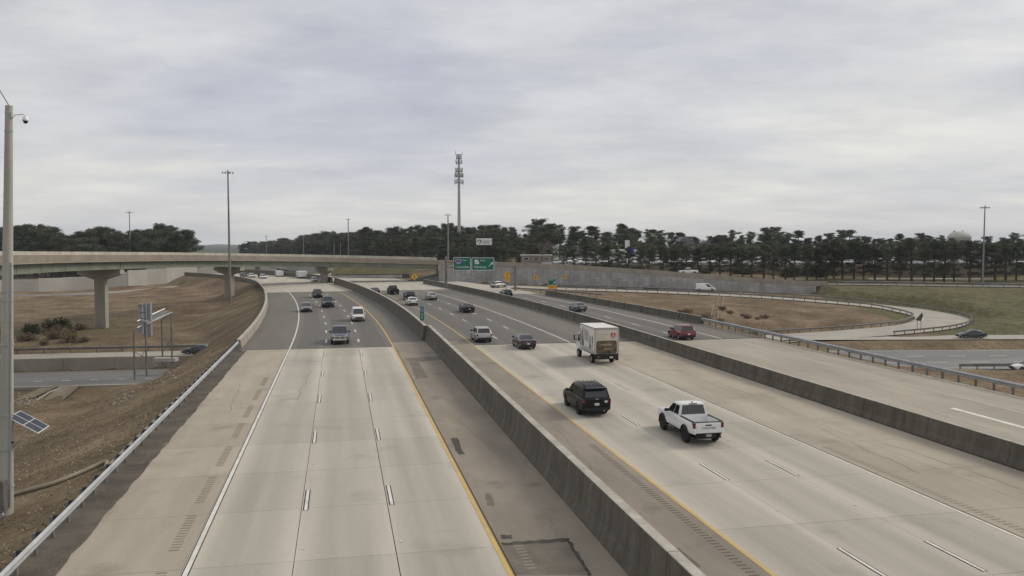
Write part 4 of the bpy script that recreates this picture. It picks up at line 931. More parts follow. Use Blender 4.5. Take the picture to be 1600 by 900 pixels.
def chevron(px, py, Y, wd, label, left=False):
    a = at_y(px, py, Y); g = tz(a.x, Y); root = thing('chevron_sign', label, 'road sign', (a.x, Y, g)); z = a.z - g; h = wd * 1.15
    plate('panel', rrect(wd, h, .04), 0, .03, M_syel, root).location = (0, 0, z)
    k = wd * .42; P = [(-k, k), (-k * .25, k), (k * .8, 0), (-k * .25, -k), (-k, -k), (k * .05, 0)]
    if left: P = [(-x, q) for x, q in P]
    plate('chevron', P, -.012, -.002, M_ink, root).location = (0, 0, z)
    b = MB(); b.box((0, .07, z / 2 - .3), (.08, .08, z + .7)); b.obj('post', M_steelr, root)
chevron(837, 433.5, 222, .95, 'yellow chevron sign against the panel wall right of the gantry post')
chevron(882, 432.5, 222, .85, 'yellow chevron sign against the panel wall right of the exit sign')
chevron(790, 432, 199, .8, 'yellow chevron sign partly behind the curve warning diamond')
chevron(878 + 38 + 20, 434, 223, .5, 'small edge on chevron sign against the panel wall farther right') if False else None
def diamond():
    Y = 236; a = at_y(647.5, 432.5, Y); root = thing('warning_sign', 'yellow diamond sign with black arrow beside the dark abutment slope', 'road sign', (a.x, Y, 0)); z = a.z
    plate('diamond', [(0, .95), (.95, 0), (0, -.95), (-.95, 0)], 0, .04, M_syel, root).location = (0, 0, z)
    plate('arrow', [(-.12, -.5), (.12, -.5), (.12, .1), (.35, .1), (0, .5), (-.35, .1), (-.12, .1)], -.012, -.002, M_ink, root).location = (0, 0, z)
    MB().box((0, .07, z / 2), (.1, .08, z)).obj('post', M_steelr, root)
diamond()
def curve_back_sign():      # diamond seen from behind at the loop bend
    p = at_z(1436, 519, -6.0); g = tz(p.x, p.y); root = thing('warning_sign', 'diamond sign seen from behind on two posts inside the loop bend', 'road sign', (p.x, p.y, g)); 
    zc = at_y(1436, 496, p.y).z - g - 1
    plate('diamond', [(.45, .95), (.72, .35), (.3, -.75), (-.75, -.5)], 0, .04, M_barS, root).location = (0, 0, zc + 1)
    b = MB(); b.box((-.35, .06, zc / 2), (.08, .08, zc + 1)); b.obj('post', M_steelr, root); b = MB(); b.box((.35, .06, zc / 2), (.08, .08, zc + 1)); b.obj('post', M_steelr, root)
curve_back_sign()
def mile_marker():
    s_, t_ = 101.0, 9.75; p = road(s_, t_, 1.72); root = thing('route_marker', 'narrow green route and mile sign on top of the median barrier', 'road sign', p, math.radians(3))
    MB().box((0, .05, .5), (.07, .05, 1.4)).obj('post', M_steelr, root)
    W, H, z = .58, 1.85, 1.12
    plate('border', rrect(W, H, .05), 0, .02, M_swhite, root).location = (0, 0, z)
    plate('face', rrect(W - .05, H - .05, .04), -.01, -.001, M_sgreen, root).location = (0, 0, z)
    text_mesh('EAST', .17, M_swhite, 'lettering', root, (0, -.014, z + .76), sx=1.1)
    sh = plate('route_shield', sc(SHIELD, .46, .46), -.018, -.012, M_swhite, root); sh.location = (0, 0, z + .36)
    plate('shield_field', sc(SHIELD, .42, .40), -.024, -.019, M_sblue, sh); text_mesh('20', .26, M_swhite, 'numeral', sh, (0, -.03, 0))
    text_mesh('MILE', .17, M_swhite, 'lettering', root, (0, -.014, z - .12), sx=1.1); text_mesh('1', .40, M_swhite, 'numeral', root, (0, -.014, z - .6)); text_mesh('2', .3, M_swhite, 'numeral', root, (0, -.014, z - .32))
mile_marker()
def billboard():
    Y = 300; a, c = at_y(743.5, 383.5, Y), at_y(769.5, 371.5, Y); W, H = c.x - a.x, c.z - a.z
    root = thing('billboard', 'white billboard with a round dark logo, dark frame, before the woods', 'billboard', ((a.x + c.x) / 2, Y, 3)); z = (a.z + c.z) / 2 - 3
    MB().box((0, .3, z), (W, .5, H)).obj('frame', M_ink, root); MB().box((0, 0, z), (W - .35, .05, H - .35)).obj('poster', M_swhite, root)
    MB().tube([(0, .5, -2), (0, .5, z - H / 2)], .35, 10).obj('post', M_ink, root)
    G = mat('poster grey ink', (.13, .13, .14), rough=.6)
    b = MB(); n = 18
    for k in range(n):
        if 10 <= k < 13: continue
        q0, q1 = 2 * math.pi * k / n, 2 * math.pi * (k + 1) / n; r0, r1 = .36, .72
        b.add([(r * math.cos(q) - W * .29, -.035, z + r * math.sin(q)) for r, q in ((r0, q0), (r1, q0), (r1, q1), (r0, q1))], [(0, 1, 2, 3)])
    b.obj('logo', G, root)
    b = MB()
    for k in range(9):
        x = -W * .14 + k * .42; b.box((x, -.035, z + .22), (.10, .01, .55 - .2 * (k % 2))); b.box((x + .15, -.035, z + .1 + .25 * (k % 2)), (.22, .01, .1))
    b.box((W * .1, -.035, z - .42), (2.4, .01, .24)); b.obj('lettering', G, root)
billboard()
# steel sign structure beside the lower highway at left
def low_gantry():
    root = thing('sign_structure', 'steel sign structure with grated catwalk seen edge on beside the lower highway', 'sign structure')
    L0 = at_z(210.5, 583, -6.6); L1 = at_z(229, 577, -6.3); R0 = at_z(254, 560, -5.3); R1 = at_z(269, 560.5, -5.2)
    tl0 = at_y(210.5, 516, L0.y); tl1 = at_y(229, 506, L1.y); tr0 = at_y(254, 500, R0.y); tr1 = at_y(269, 488, R1.y)
    for a, c in ((L0, tl0), (L1, tl1), (R0, tr0), (R1, tr1)): MB().tube([a + Vector((0, 0, -1)), Vector((a.x, a.y, c.z))], .13, 7).obj('post', M_steelr, root)
    for a, c, ta, tc in ((L0, L1, tl0, tl1), (R0, R1, tr0, tr1)):
        la, lc = Vector((a.x, a.y, ta.z)), Vector((c.x, c.y, tc.z)); MB().tube([la, lc], .08, 6).obj('beam', M_steelr, root)
        MB().tube([a.lerp(la, .15), c.lerp(lc, .45)], .05, 5).obj('brace', M_steelr, root); MB().tube([a.lerp(la, .5), c.lerp(lc, .25)], .05, 5).obj('brace', M_steelr, root)
    A0, A1 = at_y(214, 502, L0.y), at_y(229, 507, L1.y); B0, B1 = at_y(257, 482.5, R0.y + 1), at_y(269, 488, R1.y)
    b = MB(); b.tube([A0, B0], .09, 6); b.tube([A1, B1], .09, 6); b.tube([A0 - Vector((0, 0, .9)), B0 - Vector((0, 0, .9))], .06, 6); b.obj('chord', M_steelw, root)
    gm = MB()
    for k in range(1, 14):
        f = k / 14; gm.tube([A0.lerp(B0, f), A1.lerp(B1, f)], .045, 4)
        if k < 13: gm.tube([A0.lerp(B0, f), A1.lerp(B1, f + 1 / 14)], .03, 4)
    gm.obj('grating', M_steel, root)
    for (x0, x1, yt, yb) in ((218, 223, 474, 521), (223.5, 226.5, 474, 527), (227.5, 231.5, 474, 526)):
        a = at_y(x0, yb, L0.y + 1.2); c = at_y(x1, yt, L0.y + 1.2); MB().box(((a.x + c.x) / 2, a.y + (x0 - 218) * .1, (a.z + c.z) / 2), (c.x - a.x, .5, c.z - a.z)).obj('sign_panel', M_sback, root)
    b = MB()
    for k in range(4): a = at_y(221 + k * 2, 478 + 10 * k, L0.y + .8); b.box(a, (.9, .1, .12))
    b.obj('panel_stiffener', M_steelr, root)
    b = MB(); a = at_z(259, 560, -5.2); b.box((a.x, a.y, -5.35), (3.2, 1.2, .5)); b.obj('footing', M_wallw, root)
low_gantry()
# ground pipe
PP = [at_z(x, y, 0) for x, y in ((328, 572), (290, 612), (240, 662), (178, 712))]
PP = [road(s, -11.75, .02) for s in (88, 75, 62, 52, 46)] 
pe = [(165, 722), (130, 737), (88, 754), (45, 766), (22, 772)]
for x, y in pe:
    q = at_z(x, y, -.6)
    for _ in range(5): q = at_z(x, y, tz(q.x, q.y) + .1)
    PP.append(q)
PP2 = catmull([Vector((p.x, p.y, tz(p.x, p.y) + .12)) for p in PP], 6)
tag(MB().tube(PP2, .11, 8).obj('ground_pipe', M_pipe, smooth=50), 'pale pipe lying along the slope behind the lower left guardrail', 'pipe')
o = MB(); p = road(30.2, -10.35, .05); o.tube([p, p + Vector((.3, .12, .04)), p + Vector((.62, .1, .0))], [.05, .09, .04], 6); tag(o.obj('tyre_scrap', M_tyre), 'black tyre scrap lying on the dark verge at bottom left', 'debris')
# culvert under the lower highway at left
M_dirtc = mat('soiled flume concrete', (.24, .20, .15), (.18, .15, .11), .8, .9)
def culvert():
    p = at_z(95, 614, -8.0); root = thing('culvert', 'curved concrete culvert flume below the lower left highway', 'culvert', (p.x, p.y, -8.4))
    for k, (x0, x1) in enumerate(((68, 90), (92, 122))):
        a, c = at_z(x0, 612, -8.0), at_z(x1, 612, -8.0); b = MB(); n = 8; W = c.x - a.x; vs = []
        for i in range(n + 1):
            q = i / n; x = a.x - p.x + W * q; h = -1.0 * math.sin(math.pi * q)
            vs += [(x, 1.5, 1.1), (x + (-1 if k == 0 else .3) * 1.2, -3.2, .2 + h * .4)]
        b.add(vs, [(2 * i, 2 * i + 2, 2 * i + 3, 2 * i + 1) for i in range(n)]); b.obj('flume', M_dirtc, root, smooth=60)
    a = at_z(91, 613, -8.0); b = MB(); b.tube([(a.x - p.x + .2, 1.4, .9), (a.x - p.x - .3, -1, .7), (a.x - p.x - .8, -3.2, 0)], .13, 6); b.obj('kerb', M_pier, root)
    xs = list(range(-115, -25, 6)); 
    q = sided([Vector((x, yn(x) - .5, -7.5)) for x in xs]); o = thing('edge_kerb', 'pale kerb along the near edge of the lower left highway', 'kerb')
    MB().sweep(q, [(-.25, -1.0), (-.25, .16), (.3, .16), (.3, -1.0)], close=True).obj('kerb_stone', M_pier, o)
culvert()
# scattered pale stones and dark clumps on the slopes
def scatter():
    b = MB(); ico = [(0, 0, 1), (.9, 0, .2), (.28, .85, .2), (-.72, .53, .2), (-.72, -.53, .2), (.28, -.85, .2), (0, 0, -.6)]; fc = [(0, 1, 2), (0, 2, 3), (0, 3, 4), (0, 4, 5), (0, 5, 1), (6, 2, 1), (6, 3, 2), (6, 4, 3), (6, 5, 4), (6, 1, 5)]
    P = []
    for _ in range(70): P.append(at_z(random.gauss(45, 14), random.gauss(626, 4), -8.4))
    for _ in range(40): P.append(at_z(random.gauss(195, 14), random.gauss(625, 6), -3.0))
    for _ in range(40): P.append(at_z(random.uniform(160, 280), random.uniform(565, 610), -3.5))
    for _ in range(45): P.append(at_z(random.uniform(25, 330), random.uniform(600, 760), -2.5))
    for _ in range(40): P.append(at_z(random.gauss(1580, 18), random.gauss(508, 4), -5))
    for p in P:
        r = random.uniform(.06, .2) * (1.3 if p.y > 80 else .6); z = tz(p.x, p.y); r *= .8; b.add([(p.x + v[0] * r * random.uniform(.7, 1.4), p.y + v[1] * r, z + v[2] * r * .7) for v in ico], fc)
    tag(b.obj('loose_stones', M_rock), 'pale loose stones scattered on the brown slopes', None, None, 'stuff')
scatter()
def flume(px0, py0, px1, py1, z0, z1):
    a, c = at_z(px0, py0, z0), at_z(px1, py1, z1); n = 10; d = (c - a); sd = Vector((d.y, -d.x, 0)).normalized(); root = thing('drain_flume', 'pale ladder like drain flume down the infield bank', 'drain')
    b = MB()
    for o_ in (-.6, .6):
        P = []
        for k in range(n + 1): p = a.lerp(c, k / n) + sd * o_; P.append(Vector((p.x, p.y, tz(p.x, p.y) + .08)))
        b.tube(P, .085, 5)
    b.obj('edge', M_pipe, root)
    for k in range(n * 2):
        p = a.lerp(c, k / n / 2); p.z = tz(p.x, p.y) + .03; MB().box(p, (1.0, .22, .10), rz=math.atan2(sd.y, sd.x)).obj('step', M_pipe, root)
flume(1128, 462, 1116, 494, -2.3, -3.2)

# ------------------------------------------------------------------ vehicles
def carpaint(nm, c, rough=.28, met=.0): return mat('paint ' + nm, c, rough=rough, metal=met, spec=.5, coat=.5)
PW = carpaint('white', (.74, .74, .73)); PK = mat('paint black', (.008, .008, .009), rough=.35, spec=.3); PG = carpaint('charcoal', (.045, .047, .052), .3, .2); PGR = carpaint('grey', (.15, .155, .165), .3, .3)
PS = carpaint('silver', (.42, .41, .39), .3, .35); PR = carpaint('dark red', (.17, .018, .02), .25); PB = carpaint('dark blue', (.03, .034, .06), .3, .2); PBG = carpaint('slate', (.085, .10, .125), .3, .3)
TYPES = {
 'sedan': dict(L=4.75, W=1.84, H=1.45, wb=2.75, r=.33, body=[(-1, .42, .82, .80), (-.965, .30, 1.0, .92), (-.72, .22, 1.07, .99), (-.38, .2, 1.0, 1), (.33, .2, .97, 1), (.72, .22, .88, .97), (.92, .25, .76, .90), (1, .36, .62, .76)], cab=(-.82, -.42, .05, .46), wz=(1.0, 1.46), ww=(.93, .70)),
 'coupe': dict(L=4.7, W=1.9, H=1.36, wb=2.7, r=.34, body=[(-1, .42, .85, .82), (-.96, .30, 1.0, .93), (-.72, .22, 1.05, 1), (-.38, .2, .98, 1), (.25, .2, .94, 1), (.72, .22, .86, .98), (.92, .25, .76, .91), (1, .36, .6, .76)], cab=(-.74, -.34, -.02, .34), wz=(.97, 1.37), ww=(.92, .66)),
 'suv': dict(L=4.65, W=1.87, H=1.68, wb=2.7, r=.36, body=[(-1, .45, .95, .86), (-.97, .34, 1.06, .95), (-.72, .27, 1.1, 1), (-.3, .25, 1.07, 1), (.38, .25, 1.05, 1), (.74, .27, .98, .97), (.93, .3, .86, .90), (1, .4, .68, .78)], cab=(-.965, -.76, .10, .48), wz=(1.06, 1.68), ww=(.95, .76)),
 'bigsuv': dict(L=5.2, W=2.0, H=1.9, wb=2.95, r=.40, body=[(-1, .5, 1.12, .90), (-.975, .40, 1.2, .96), (-.72, .32, 1.22, 1), (-.3, .30, 1.2, 1), (.42, .30, 1.18, 1), (.74, .32, 1.13, .98), (.94, .34, 1.02, .93), (1, .42, .84, .86)], cab=(-.975, -.84, .16, .46), wz=(1.19, 1.9), ww=(.95, .80)),
 'pickup': dict(L=5.45, W=1.95, H=1.88, wb=3.3, r=.42, body=[(-1, .62, 1.12, .92), (-.985, .52, 1.2, .97), (-.72, .46, 1.22, 1), (-.25, .42, 1.2, 1), (.45, .42, 1.19, 1), (.74, .44, 1.15, .98), (.94, .46, 1.06, .95), (1, .52, .9, .88)], cab=(-.25, -.2, .16, .45), wz=(1.19, 1.88), ww=(.94, .77), bed=(-.955, -.285)),
 'van': dict(L=4.6, W=1.84, H=1.88, wb=2.9, r=.34, body=[(-1, .42, 1.0, .90), (-.985, .32, 1.1, .97), (-.72, .25, 1.12, 1), (-.3, .24, 1.1, 1), (.45, .24, 1.06, 1), (.78, .26, .98, .96), (.94, .28, .86, .90), (1, .38, .68, .8)], cab=(-.985, -.955, .34, .74), wz=(1.06, 1.88), ww=(.93, .78), cargo=True),
}
def ring(st_, L, W):
    y, zl, zt, k = st_; hw = W / 2 * k; h = zt - zl
    half = [(hw * .86, zl), (hw * .97, zl + .06), (hw, zl + .30 * h), (hw * 1.0, zl + .62 * h), (hw * .965, zt - .10), (hw * .90, zt - .015), (hw * .55, zt + .012)]
    return [(x, y * L / 2, z) for x, z in half] + [(-x, y * L / 2, z) for x, z in half[::-1]]
def side_w(T, y, f):
    L, W = T['L'], T['W']; B = T['body']; yn_ = y / (L / 2)
    for a, b in zip(B, B[1:]):
        if a[0] <= yn_ <= b[0]:
            q = (yn_ - a[0]) / (b[0] - a[0]); zl, zt, k = [a[i] + (b[i] - a[i]) * q for i in (1, 2, 3)]; break
    z = zl + f * (zt - zl); hw = W / 2 * k; prof = [(0, .86), (.08, .97), (.3, 1), (.62, 1), (.9, .965), (1, .90)]
    for (f0, k0), (f1, k1) in zip(prof, prof[1:]):
        if f0 <= f <= f1: return hw * (k0 + (k1 - k0) * (f - f0) / (f1 - f0)), z
    return hw, z
WCACHE = {}
def wheel_meshes(r, wd, dark):
    k = (round(r, 2), wd, dark)
    if k in WCACHE: return WCACHE[k]
    b = MB(); b.lathe([(r * .60, -wd / 2 + .02), (r * .93, -wd / 2), (r, -wd / 2 + .04), (r, wd / 2 - .04), (r * .93, wd / 2), (r * .60, wd / 2 - .02), (r * .58, 0), (r * .60, -wd / 2 + .02)], 'x', 22); t = b.mesh('wheel', M_tyre, 35)
    b = MB(); q = wd / 2 - .03
    b.lathe([(.001, q), (r * .17, q + .01), (r * .19, q - .02)], 'x', 12)
    b.lathe([(r * .54, q - .03), (r * .61, q + .005), (r * .61, q - .1), (r * .52, q - .1)], 'x', 22); b.lathe([(.001, q - .07), (r * .55, q - .07)], 'x', 16, 1)
    for i in range(6):
        a = math.pi * i / 3; m = Matrix.Rotation(a, 3, 'X'); b.box(tuple(m @ Vector((q - .03, 0, r * .36))), (.03, r * .13, r * .42), 0, 0, m)
    rm = b.mesh('rim', [M_rimb if dark else M_rim, M_trim], 35); WCACHE[k] = (t, rm); return t, rm
def evald(o, nm):
    dg = bpy.context.evaluated_depsgraph_get(); me_ = bpy.data.meshes.new_from_object(o.evaluated_get(dg)); me_.name = nm; return me_
BODY = {}
def body_mesh(kind, T, lift, rr):
    key = (kind, lift, rr)
    if key in BODY: return BODY[key].copy()
    L, W = T['L'], T['W']; b = MB(); R = [ring((y, zl + lift, zt + lift, k), L, W) for y, zl, zt, k in T['body']]; n = len(R[0])
    for rg in R: b.v += rg
    for i in range(len(R) - 1):
        for k in range(n): b.f.append((i * n + k, i * n + (k + 1) % n, (i + 1) * n + (k + 1) % n, (i + 1) * n + k))
    b.f += [tuple(range(n)), tuple((len(R) - 1) * n + k for k in range(n))[::-1]]; b.m = [0] * len(b.f)
    o = b.obj('tmp', M_trim); tmp = [o]
    cuts = MB()
    for yy in (-T['wb'] / 2 + T.get('dy', 0), T['wb'] / 2 + T.get('dy', 0)):
        c = MB(); c.lathe([(.001, -W), (rr * 1.17, -W), (rr * 1.17, W), (.001, W)], 'x', 24, 0, (0, yy, rr * 1.02)); co_ = c.obj('cut', M_trim); tmp.append(co_)
    if 'bed' in T:
        y0, y1 = T['bed'][0] * L / 2, T['bed'][1] * L / 2; c = MB(); c.box((0, (y0 + y1) / 2, 1.45 + lift), (W * .80, y1 - y0, 1.3)); tmp.append(c.obj('cut', M_trim))
    for c in tmp[1:]: m = o.modifiers.new('b', 'BOOLEAN'); m.object = c; m.operation = 'DIFFERENCE'; m.solver = 'EXACT'
    me_ = evald(o, 'body')
    for c in tmp: bpy.data.objects.remove(c)
    bm = bmesh.new(); bm.from_mesh(me_)
    for f in bm.faces: f.smooth = True
    for e in bm.edges: e.smooth = not (len(e.link_faces) == 2 and e.calc_face_angle(0) > math.radians(32))
    bm.to_mesh(me_); bm.free(); BODY[key] = me_; return me_.copy()
def vehicle(name, kind, label, cat, pos, rz, paint, near=False, lift=0.0, rr=None, dark_rim=False, chrome=False, group=None, roof=None, flare=False, ladder=False, scale=1.0):
    T = TYPES[kind]; L, W, H = T['L'], T['W'], T['H'] ; rr = rr or T['r']
    root = thing(name, label, cat, pos, rz, group); root.scale = (scale,) * 3
    me_ = body_mesh(kind, T, lift, rr); me_.materials.clear(); me_.materials.append(paint); link('body', me_, root)
    # underbody
    MB().box((0, 0, .42 + lift), (W * .62, L * .9, .42)).obj('underbody', M_trim, root)
    # cabin
    y0, y1, y2, y3 = [q * L / 2 for q in T['cab']]; zb, zt = T['wz'][0] + lift - .03, T['wz'][1] + lift; wb_, wt = T['ww'][0] * W / 2, T['ww'][1] * W / 2; crown = .045
    b = MB(); base = [(-wb_, y0, zb), (wb_, y0, zb), (wb_, y3, zb), (-wb_, y3, zb)]; ym = (y1 + y2) / 2
    top = [(-wt, y1, zt - .03), (wt, y1, zt - .03), (wt, ym, zt), (wt, y2, zt - .05), (-wt, y2, zt - .05), (-wt, ym, zt), (-wt * .55, y1 + .06, zt + .0), (wt * .55, y1 + .06, zt), (wt * .55, ym, zt + .035), (wt * .55, y2 - .06, zt - .01), (-wt * .55, y2 - .06, zt - .01), (-wt * .55, ym, zt + .035)]
    vs = base + top; T_ = 4
    fs = [(0, 1, T_ + 1, T_ + 0), (1, 2, T_ + 3, T_ + 2, T_ + 1), (2, 3, T_ + 4, T_ + 3), (3, 0, T_ + 0, T_ + 5, T_ + 4),
          (T_ + 0, T_ + 1, T_ + 7, T_ + 6), (T_ + 1, T_ + 2, T_ + 8, T_ + 7), (T_ + 2, T_ + 3, T_ + 9, T_ + 8), (T_ + 3, T_ + 4, T_ + 10, T_ + 9), (T_ + 4, T_ + 5, T_ + 11, T_ + 10), (T_ + 5, T_ + 0, T_ + 6, T_ + 11), (T_ + 6, T_ + 7, T_ + 8, T_ + 11), (T_ + 11, T_ + 8, T_ + 9, T_ + 10), (3, 2, 1, 0)]
    b.add(vs, fs); cb = b.obj('roof', roof or paint, root); bv = cb.modifiers.new('bv', 'BEVEL'); bv.width = .085; bv.segments = 3; bv.limit_method = 'ANGLE'; bv.angle_limit = math.radians(28)
    m2 = evald(cb, 'roof'); cb.modifiers.clear(); cb.data = m2
    for f in m2.polygons: f.use_smooth = True
    try: m2.set_sharp_from_angle(angle=math.radians(34))
    except Exception: pass
    def pane(nm, q, u0, u1, v0, v1, o_=.010, par=root, mt=M_glass):
        q = [Vector(p) for p in q]; nrm = (q[1] - q[0]).cross(q[3] - q[0]).normalized()
        if nrm.dot((q[0] + q[2]) / 2 - Vector((0, (y0 + y3) / 2, zb))) < 0: nrm = -nrm
        f = lambda u, v: (q[0] * (1 - u) + q[1] * u) * (1 - v) + (q[3] * (1 - u) + q[2] * u) * v
        P = [f(u0, v0), f(u1, v0), f(u1, v1), f(u0, v1)]; m = MB(); m.add([p - nrm * .012 for p in P] + [p + nrm * o_ for p in P], [(0, 1, 2, 3), (4, 5, 6, 7), (0, 1, 5, 4), (1, 2, 6, 5), (2, 3, 7, 6), (3, 0, 4, 7)]); return m.obj(nm, mt, par)
    t0, t1, t3, t4 = top[0], top[1], top[3], top[4]
    pane('windscreen', [base[2], base[3], t4, t3], .05, .95, .06, .93)
    cargo = T.get('cargo')
    pane('rear_window', [base[0], base[1], t1, t0], .08, .92, .14 if kind in ('suv', 'bigsuv', 'van', 'pickup') else .05, .90)
    for sgn in (1, -1):
        q = [base[1], base[2], t3, t1] if sgn > 0 else [base[0], base[3], t4, t0]
        if kind in ('suv', 'bigsuv'): cuts = ((.03, .24), (.265, .51), (.535, .93))
        elif kind == 'pickup': cuts = ((.05, .44), (.48, .94))
        elif cargo: cuts = ((.70, .95),)
        elif kind == 'coupe': cuts = ((.30, .44), (.46, .92))
        else: cuts = ((.12, .44), (.475, .93))
        for a, c in cuts: pane('side_window', q, a, c, .12, .88)
        # mirrors
        m = MB(); yy = y3 - .42; m.box((sgn * (W / 2 + .10), yy, zb + .12), (.22, .10, .17)); m.box((sgn * (W / 2 - .02), yy + .02, zb + .07), (.14, .05, .05)); m.obj('wing_mirror', M_trim if near or kind == 'pickup' else paint, root)
        # lamps
        fz = T['body'][-2][2] + lift
        lm = MB(); lm.box((sgn * W * .355, L / 2 * .955, fz - .14), (W * .17, .20, .16 if kind != 'pickup' else .22), rz=-sgn * .25); lm.obj('headlight', M_lampw, root)
        bz = T['body'][1][2] + lift; yy = -L / 2 * .985
        if kind in ('suv', 'bigsuv', 'pickup', 'van'): lm = MB(); lm.box((sgn * W * .432, yy + .03, bz - .17), (W * .085, .15, .30 if kind != 'suv' else .16)); 
        else: lm = MB(); lm.box((sgn * W * .36, yy + .02, bz - .16), (W * .20, .14, .17), rz=sgn * .15)
        lm.obj('taillight', M_lampr, root)
        for yy in (-T['wb'] / 2, T['wb'] / 2):
            t, rm = wheel_meshes(rr, .27 if rr > .38 else .22, dark_rim); o = link('wheel', t, root); o.location = (sgn * (W / 2 - .125 + (.03 if flare else 0)), yy, rr); o.rotation_euler = (0, 0, 0 if sgn > 0 else math.pi); link('rim', rm, o)
            if flare:
                m = MB(); n = 12; pr = []
                for k in range(n + 1):
                    a = math.radians(-8 + 196 * k / n); pr.append((math.cos(a), math.sin(a)))
                vs = []
                for cx, cz in pr:
                    for r_, x_ in ((rr * 1.14, W / 2 - .05), (rr * 1.14, W / 2 + .055), (rr * 1.30, W / 2 + .03), (rr * 1.30, W / 2 - .05)): vs.append((sgn * x_, yy + cx * r_, rr * 1.02 + cz * r_))
                m.add(vs, [(4 * k + j, 4 * k + (j + 1) % 4, 4 * k + 4 + (j + 1) % 4, 4 * k + 4 + j) for k in range(n) for j in range(4)]); m.obj('wheel_flare', M_trim, root)
    # bumpers, grille, plates
    F_, R_ = T['body'][-1], T['body'][0]
    MB().box((0, L / 2 * .985, F_[1] + lift + .06), (W * .80, .16, .17)).obj('front_bumper', M_chrome if chrome else (M_trim if kind != 'pickup' or near else paint), root)
    MB().box((0, -L / 2 * .985, R_[1] + lift + .03), (W * .86, .20, .20)).obj('rear_bumper', paint if kind in ('pickup',) else M_trim, root)
    g = MB(); gz = F_[2] + lift - .02; gh = .34 if kind in ('pickup', 'bigsuv') else .14
    g.box((0, L / 2 * .992, gz - gh / 2 + .06), (W * .52, .08, gh)); gr_ = g.obj('grille', M_trim, root)
    if chrome:
        c = MB(); zc = gz - gh / 2 + .06; y_ = L / 2 + .04
        for dz in (-gh / 2, gh / 2): c.box((0, y_, zc + dz), (W * .60, .07, .075))
        for dx in (-W * .29, 0, W * .29): c.box((dx, y_, zc), (.08, .07, gh))
        c.box((0, y_, zc), (W * .58, .065, .05)); c.obj('grille_bar', M_chrome, gr_)
    MB().box((0, -L / 2 - .015, (R_[2] * .55 + R_[1] * .45) + lift + (0 if kind != 'pickup' else -.42)), (.31, .03, .16)).obj('licence_plate', M_plate, root)
    if ladder: pass
    if near:
        # door panels, handles and seams
        for sgn in (1, -1):
            rng = ((-.16, .14), (.155, .44)) if kind == 'pickup' else ((-.34, .02), (.035, .42))
            if kind == 'sedan' or kind == 'suv': rng = ((-.36, -.02), (0, .38))
            for a, c in rng:
                m = MB(); ny_, nz_ = 4, 4; vs = []
                for i in range(ny_ + 1):
                    y = (a + (c - a) * i / ny_) * L / 2
                    for j in range(nz_ + 1): x, z = side_w(T, y, .16 + .74 * j / nz_); vs.append((sgn * (x + .007), y, z + lift))
                m.add(vs, [(i * (nz_ + 1) + j, (i + 1) * (nz_ + 1) + j, (i + 1) * (nz_ + 1) + j + 1, i * (nz_ + 1) + j + 1) for i in range(ny_) for j in range(nz_)])
                d = m.obj('door', paint, root, smooth=40, fix=False); y = (a + .06) * L / 2; x, z = side_w(T, y, .74); MB().box((sgn * (x + .02), y, z + lift), (.03, .17, .035)).obj('handle', paint if paint is not PK else M_trim, d)
            a0 = (rng[0][1] + rng[1][0]) / 2 * L / 2
    return root
def place(px, py, z, kind, away, name, label, cat, paint, ang=None, **kw):
    p = at_z(px, py, z); s, t = st(p); L = TYPES[kind]['L'] if kind in TYPES else kw.pop('L')
    h = ang if ang is not None else (road_ang(s) if away else road_ang(s) + math.pi)
    f = Vector((-math.sin(h), math.cos(h), 0)); p = p + (f * (L / 2 * .64) if away else -f * (L / 2 * .64)); p.z = z
    return vehicle(name, kind, label, cat, p, h, paint, **kw)
# oncoming carriageway
r_ = place(531, 537, 0.02, 'pickup', False, 'pickup_truck', 'oncoming dark pickup with bright chrome grille and bumper, silver pillars', 'pickup truck', PBG, chrome=True, near=True)
place(479, 487.5, 0.01, 'sedan', False, 'parked_car'.replace('parked_', ''), 'oncoming grey sedan nearest the white left edge line', 'car', PGR)
place(513, 480.5, 0.01, 'pickup', False, 'pickup_truck', 'oncoming dark grey pickup with wide mirrors behind the grey sedan', 'pickup truck', PG)
place(497, 465.5, 0.01, 'suv', False, 'car', 'oncoming black hatchback on the far concrete, farthest of the near group', 'car', PK)
place(560, 502, 0.01, 'van', False, 'van', 'small white oncoming van next to the yellow line', 'van', PW)
# departing carriageway
place(587, 460, 0, 'sedan', True, 'car', 'dark blue sedan in the left lane, leftmost of the departing cars', 'car', PB)
place(616, 460, 0, 'pickup', True, 'pickup_truck', 'black pickup departing in the far middle lane by the median', 'pickup truck', PK)
place(641, 469, 0, 'suv', True, 'car', 'black departing sport utility car directly ahead of a white sedan', 'car', PK)
place(645, 477.5, 0, 'sedan', True, 'car', 'white departing sedan right behind the black sport utility car', 'car', PW)
place(676, 469, 0, 'sedan', True, 'car', 'silver departing sedan alone in the right lane near asphalt end', 'car', PS)
place(732, 488.5, 0, 'coupe', True, 'car', 'black low coupe departing in the right lane on the asphalt', 'car', PK)
place(755, 534.5, 0.005, 'suv', True, 'car', 'silver sport utility car leaving the concrete, dark rear window', 'car', PS, near=True)
place(823, 545, 0.005, 'sedan', True, 'car', 'dark charcoal sedan with a white plate at the asphalt joint', 'car', PG, near=True)
